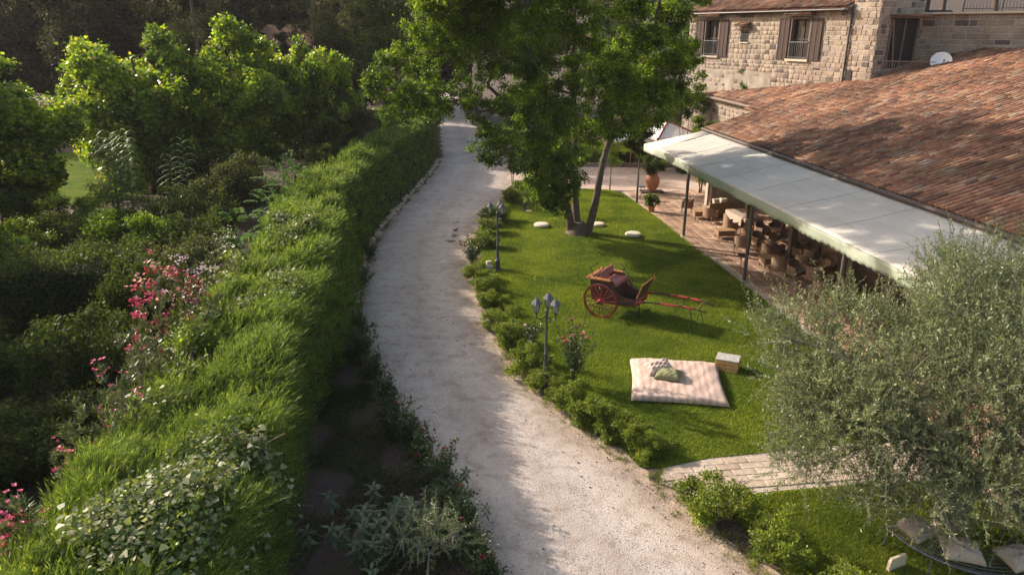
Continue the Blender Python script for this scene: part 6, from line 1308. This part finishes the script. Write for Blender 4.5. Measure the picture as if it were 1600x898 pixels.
# parasols behind the awning
def parasol(label, loc, rz, w, h0, h1, stripe):
    t = thing('parasol', label, 'parasol', loc, rz); mb = MB(); mb.tube([(0, 0, 0), (0, 0, h1)], .04, 8); mb.build('pole', M['wood_trim'], t)
    c = [(-w, -w), (w, -w), (w, w), (-w, w)]; mb = MB()
    for k in range(4):
        a, b = c[k], c[(k+1) % 4]; mb.add([(0, 0, h1), (*a, h0), ((a[0]+b[0])/2, (a[1]+b[1])/2, h0+.04), (*b, h0)], [(0, 1, 2), (0, 2, 3)]); mb.add([(*a, h0), (*b, h0), (*b, h0-.2), (*a, h0-.2)], [(0, 1, 2, 3)])
    o = mb.build('canopy', M['white'], t); s = o.modifiers.new('t', 'SOLIDIFY'); s.thickness = .01
    if stripe:
        mb = MB()
        for k in range(4): mb.tube([(0, 0, h1+.02), (c[k][0], c[k][1], h0+.02)], .07, 4)
        mb.build('rib_stripe', M['stripe'], t)
    return t
parasol('white peaked parasol with rust striped ribs behind the awning', (11.2, 52.5, 0), R(20), 1.7, 2.5, 3.4, True)
parasol('white parasol half hidden behind the round headed tree', (8.7, 52.8, 0), R(10), 1.6, 2.3, 2.9, False)
mb = MB(); mb.tube([(9.25, 46.2, 0), (9.3, 46.2, 3.1)], .08, 8); o = mb.build('wooden_post', M['wood_red'], None, True); tag(o, 'reddish wooden post behind the terracotta jar', 'post')
# ---------------------------------------------------------------- round bench under the olive tree
bn = thing('tree_bench', 'round slatted metal bench encircling the olive trunk', 'bench', (8.85, 11.75, 0))
for k in range(9):
    r = .85+k*.095; mb = MB(); n = 44; mb.tube([(r*math.cos(R(186+210*i/n)), r*math.sin(R(186+210*i/n)), .45+(.02 if k == 8 else 0)) for i in range(n+1)], .026 if k == 8 else .014, 5); mb.build('seat_rail' if k == 8 else 'seat_slat', M['iron'], bn, True)
for k in range(7):
    a = R(188+34.3*k); mb = MB(); mb.tube([(.85*math.cos(a), .85*math.sin(a), .43), (1.62*math.cos(a), 1.62*math.sin(a), .43)], .016, 5); mb.tube([(1.5*math.cos(a), 1.5*math.sin(a), .43), (1.62*math.cos(a), 1.62*math.sin(a), 0)], .018, 5); mb.tube([(.9*math.cos(a), .9*math.sin(a), .43), (.85*math.cos(a), .85*math.sin(a), 0)], .018, 5); mb.build('leg', M['iron'], bn)
for (a, r, w, rz, lab, tilt) in ((238, 1.2, .72, -12, 'beige cushion on the bench left of the front gap, leaf shadows on it', 8), (283, 1.25, .72, 15, 'beige cushion on the bench at the very bottom right', 8), (330, 1.25, .75, 60, 'grey beige cushion on the bench at the right edge', 10), (200, 1.2, .6, -70, 'pale cushion on the far left part of the bench, seen through leaves', 6), (25, 1.25, .7, 110, 'grey cushion behind, on the right side of the bench', 8), (360, 1.3, .7, 80, 'pinkish pale cushion behind the olive twigs on the bench', 8)):
    o = pillow('cushion', w, .56, .26, M['beige_cloth'], a, 20); o.location = (8.85+r*math.cos(R(a)), 11.75+r*math.sin(R(a)), .55); o.rotation_euler = (R(tilt), R(4), R(rz)); tag(o, lab, 'cushion', 'cushions on the round bench')
o = link('stepping_stone', pale_me); o.matrix_local = Matrix.Translation((7.2, 10.9, 0)) @ lay(.4).to_4x4() @ Matrix.Diagonal((.42, .3, .06, 1)); tag(o, 'flat pale stone on the front lawn left of the bench', 'stone')
# ---------------------------------------------------------------- air
m_h = bpy.data.materials.new('haze_air'); m_h.use_nodes = True; t_ = m_h.node_tree; t_.nodes.remove(t_.nodes['Principled BSDF'])
pv = t_.nodes.new('ShaderNodeVolumePrincipled'); pv.inputs['Color'].default_value = (.95, .92, 1, 1); pv.inputs['Density'].default_value = .00022
t_.links.new(pv.outputs[0], t_.nodes['Material Output'].inputs['Volume'])
mb = MB(); mb.box((0, 150, 39), (604, 424, 80)); tag(mb.build('haze', m_h), kind='stuff')
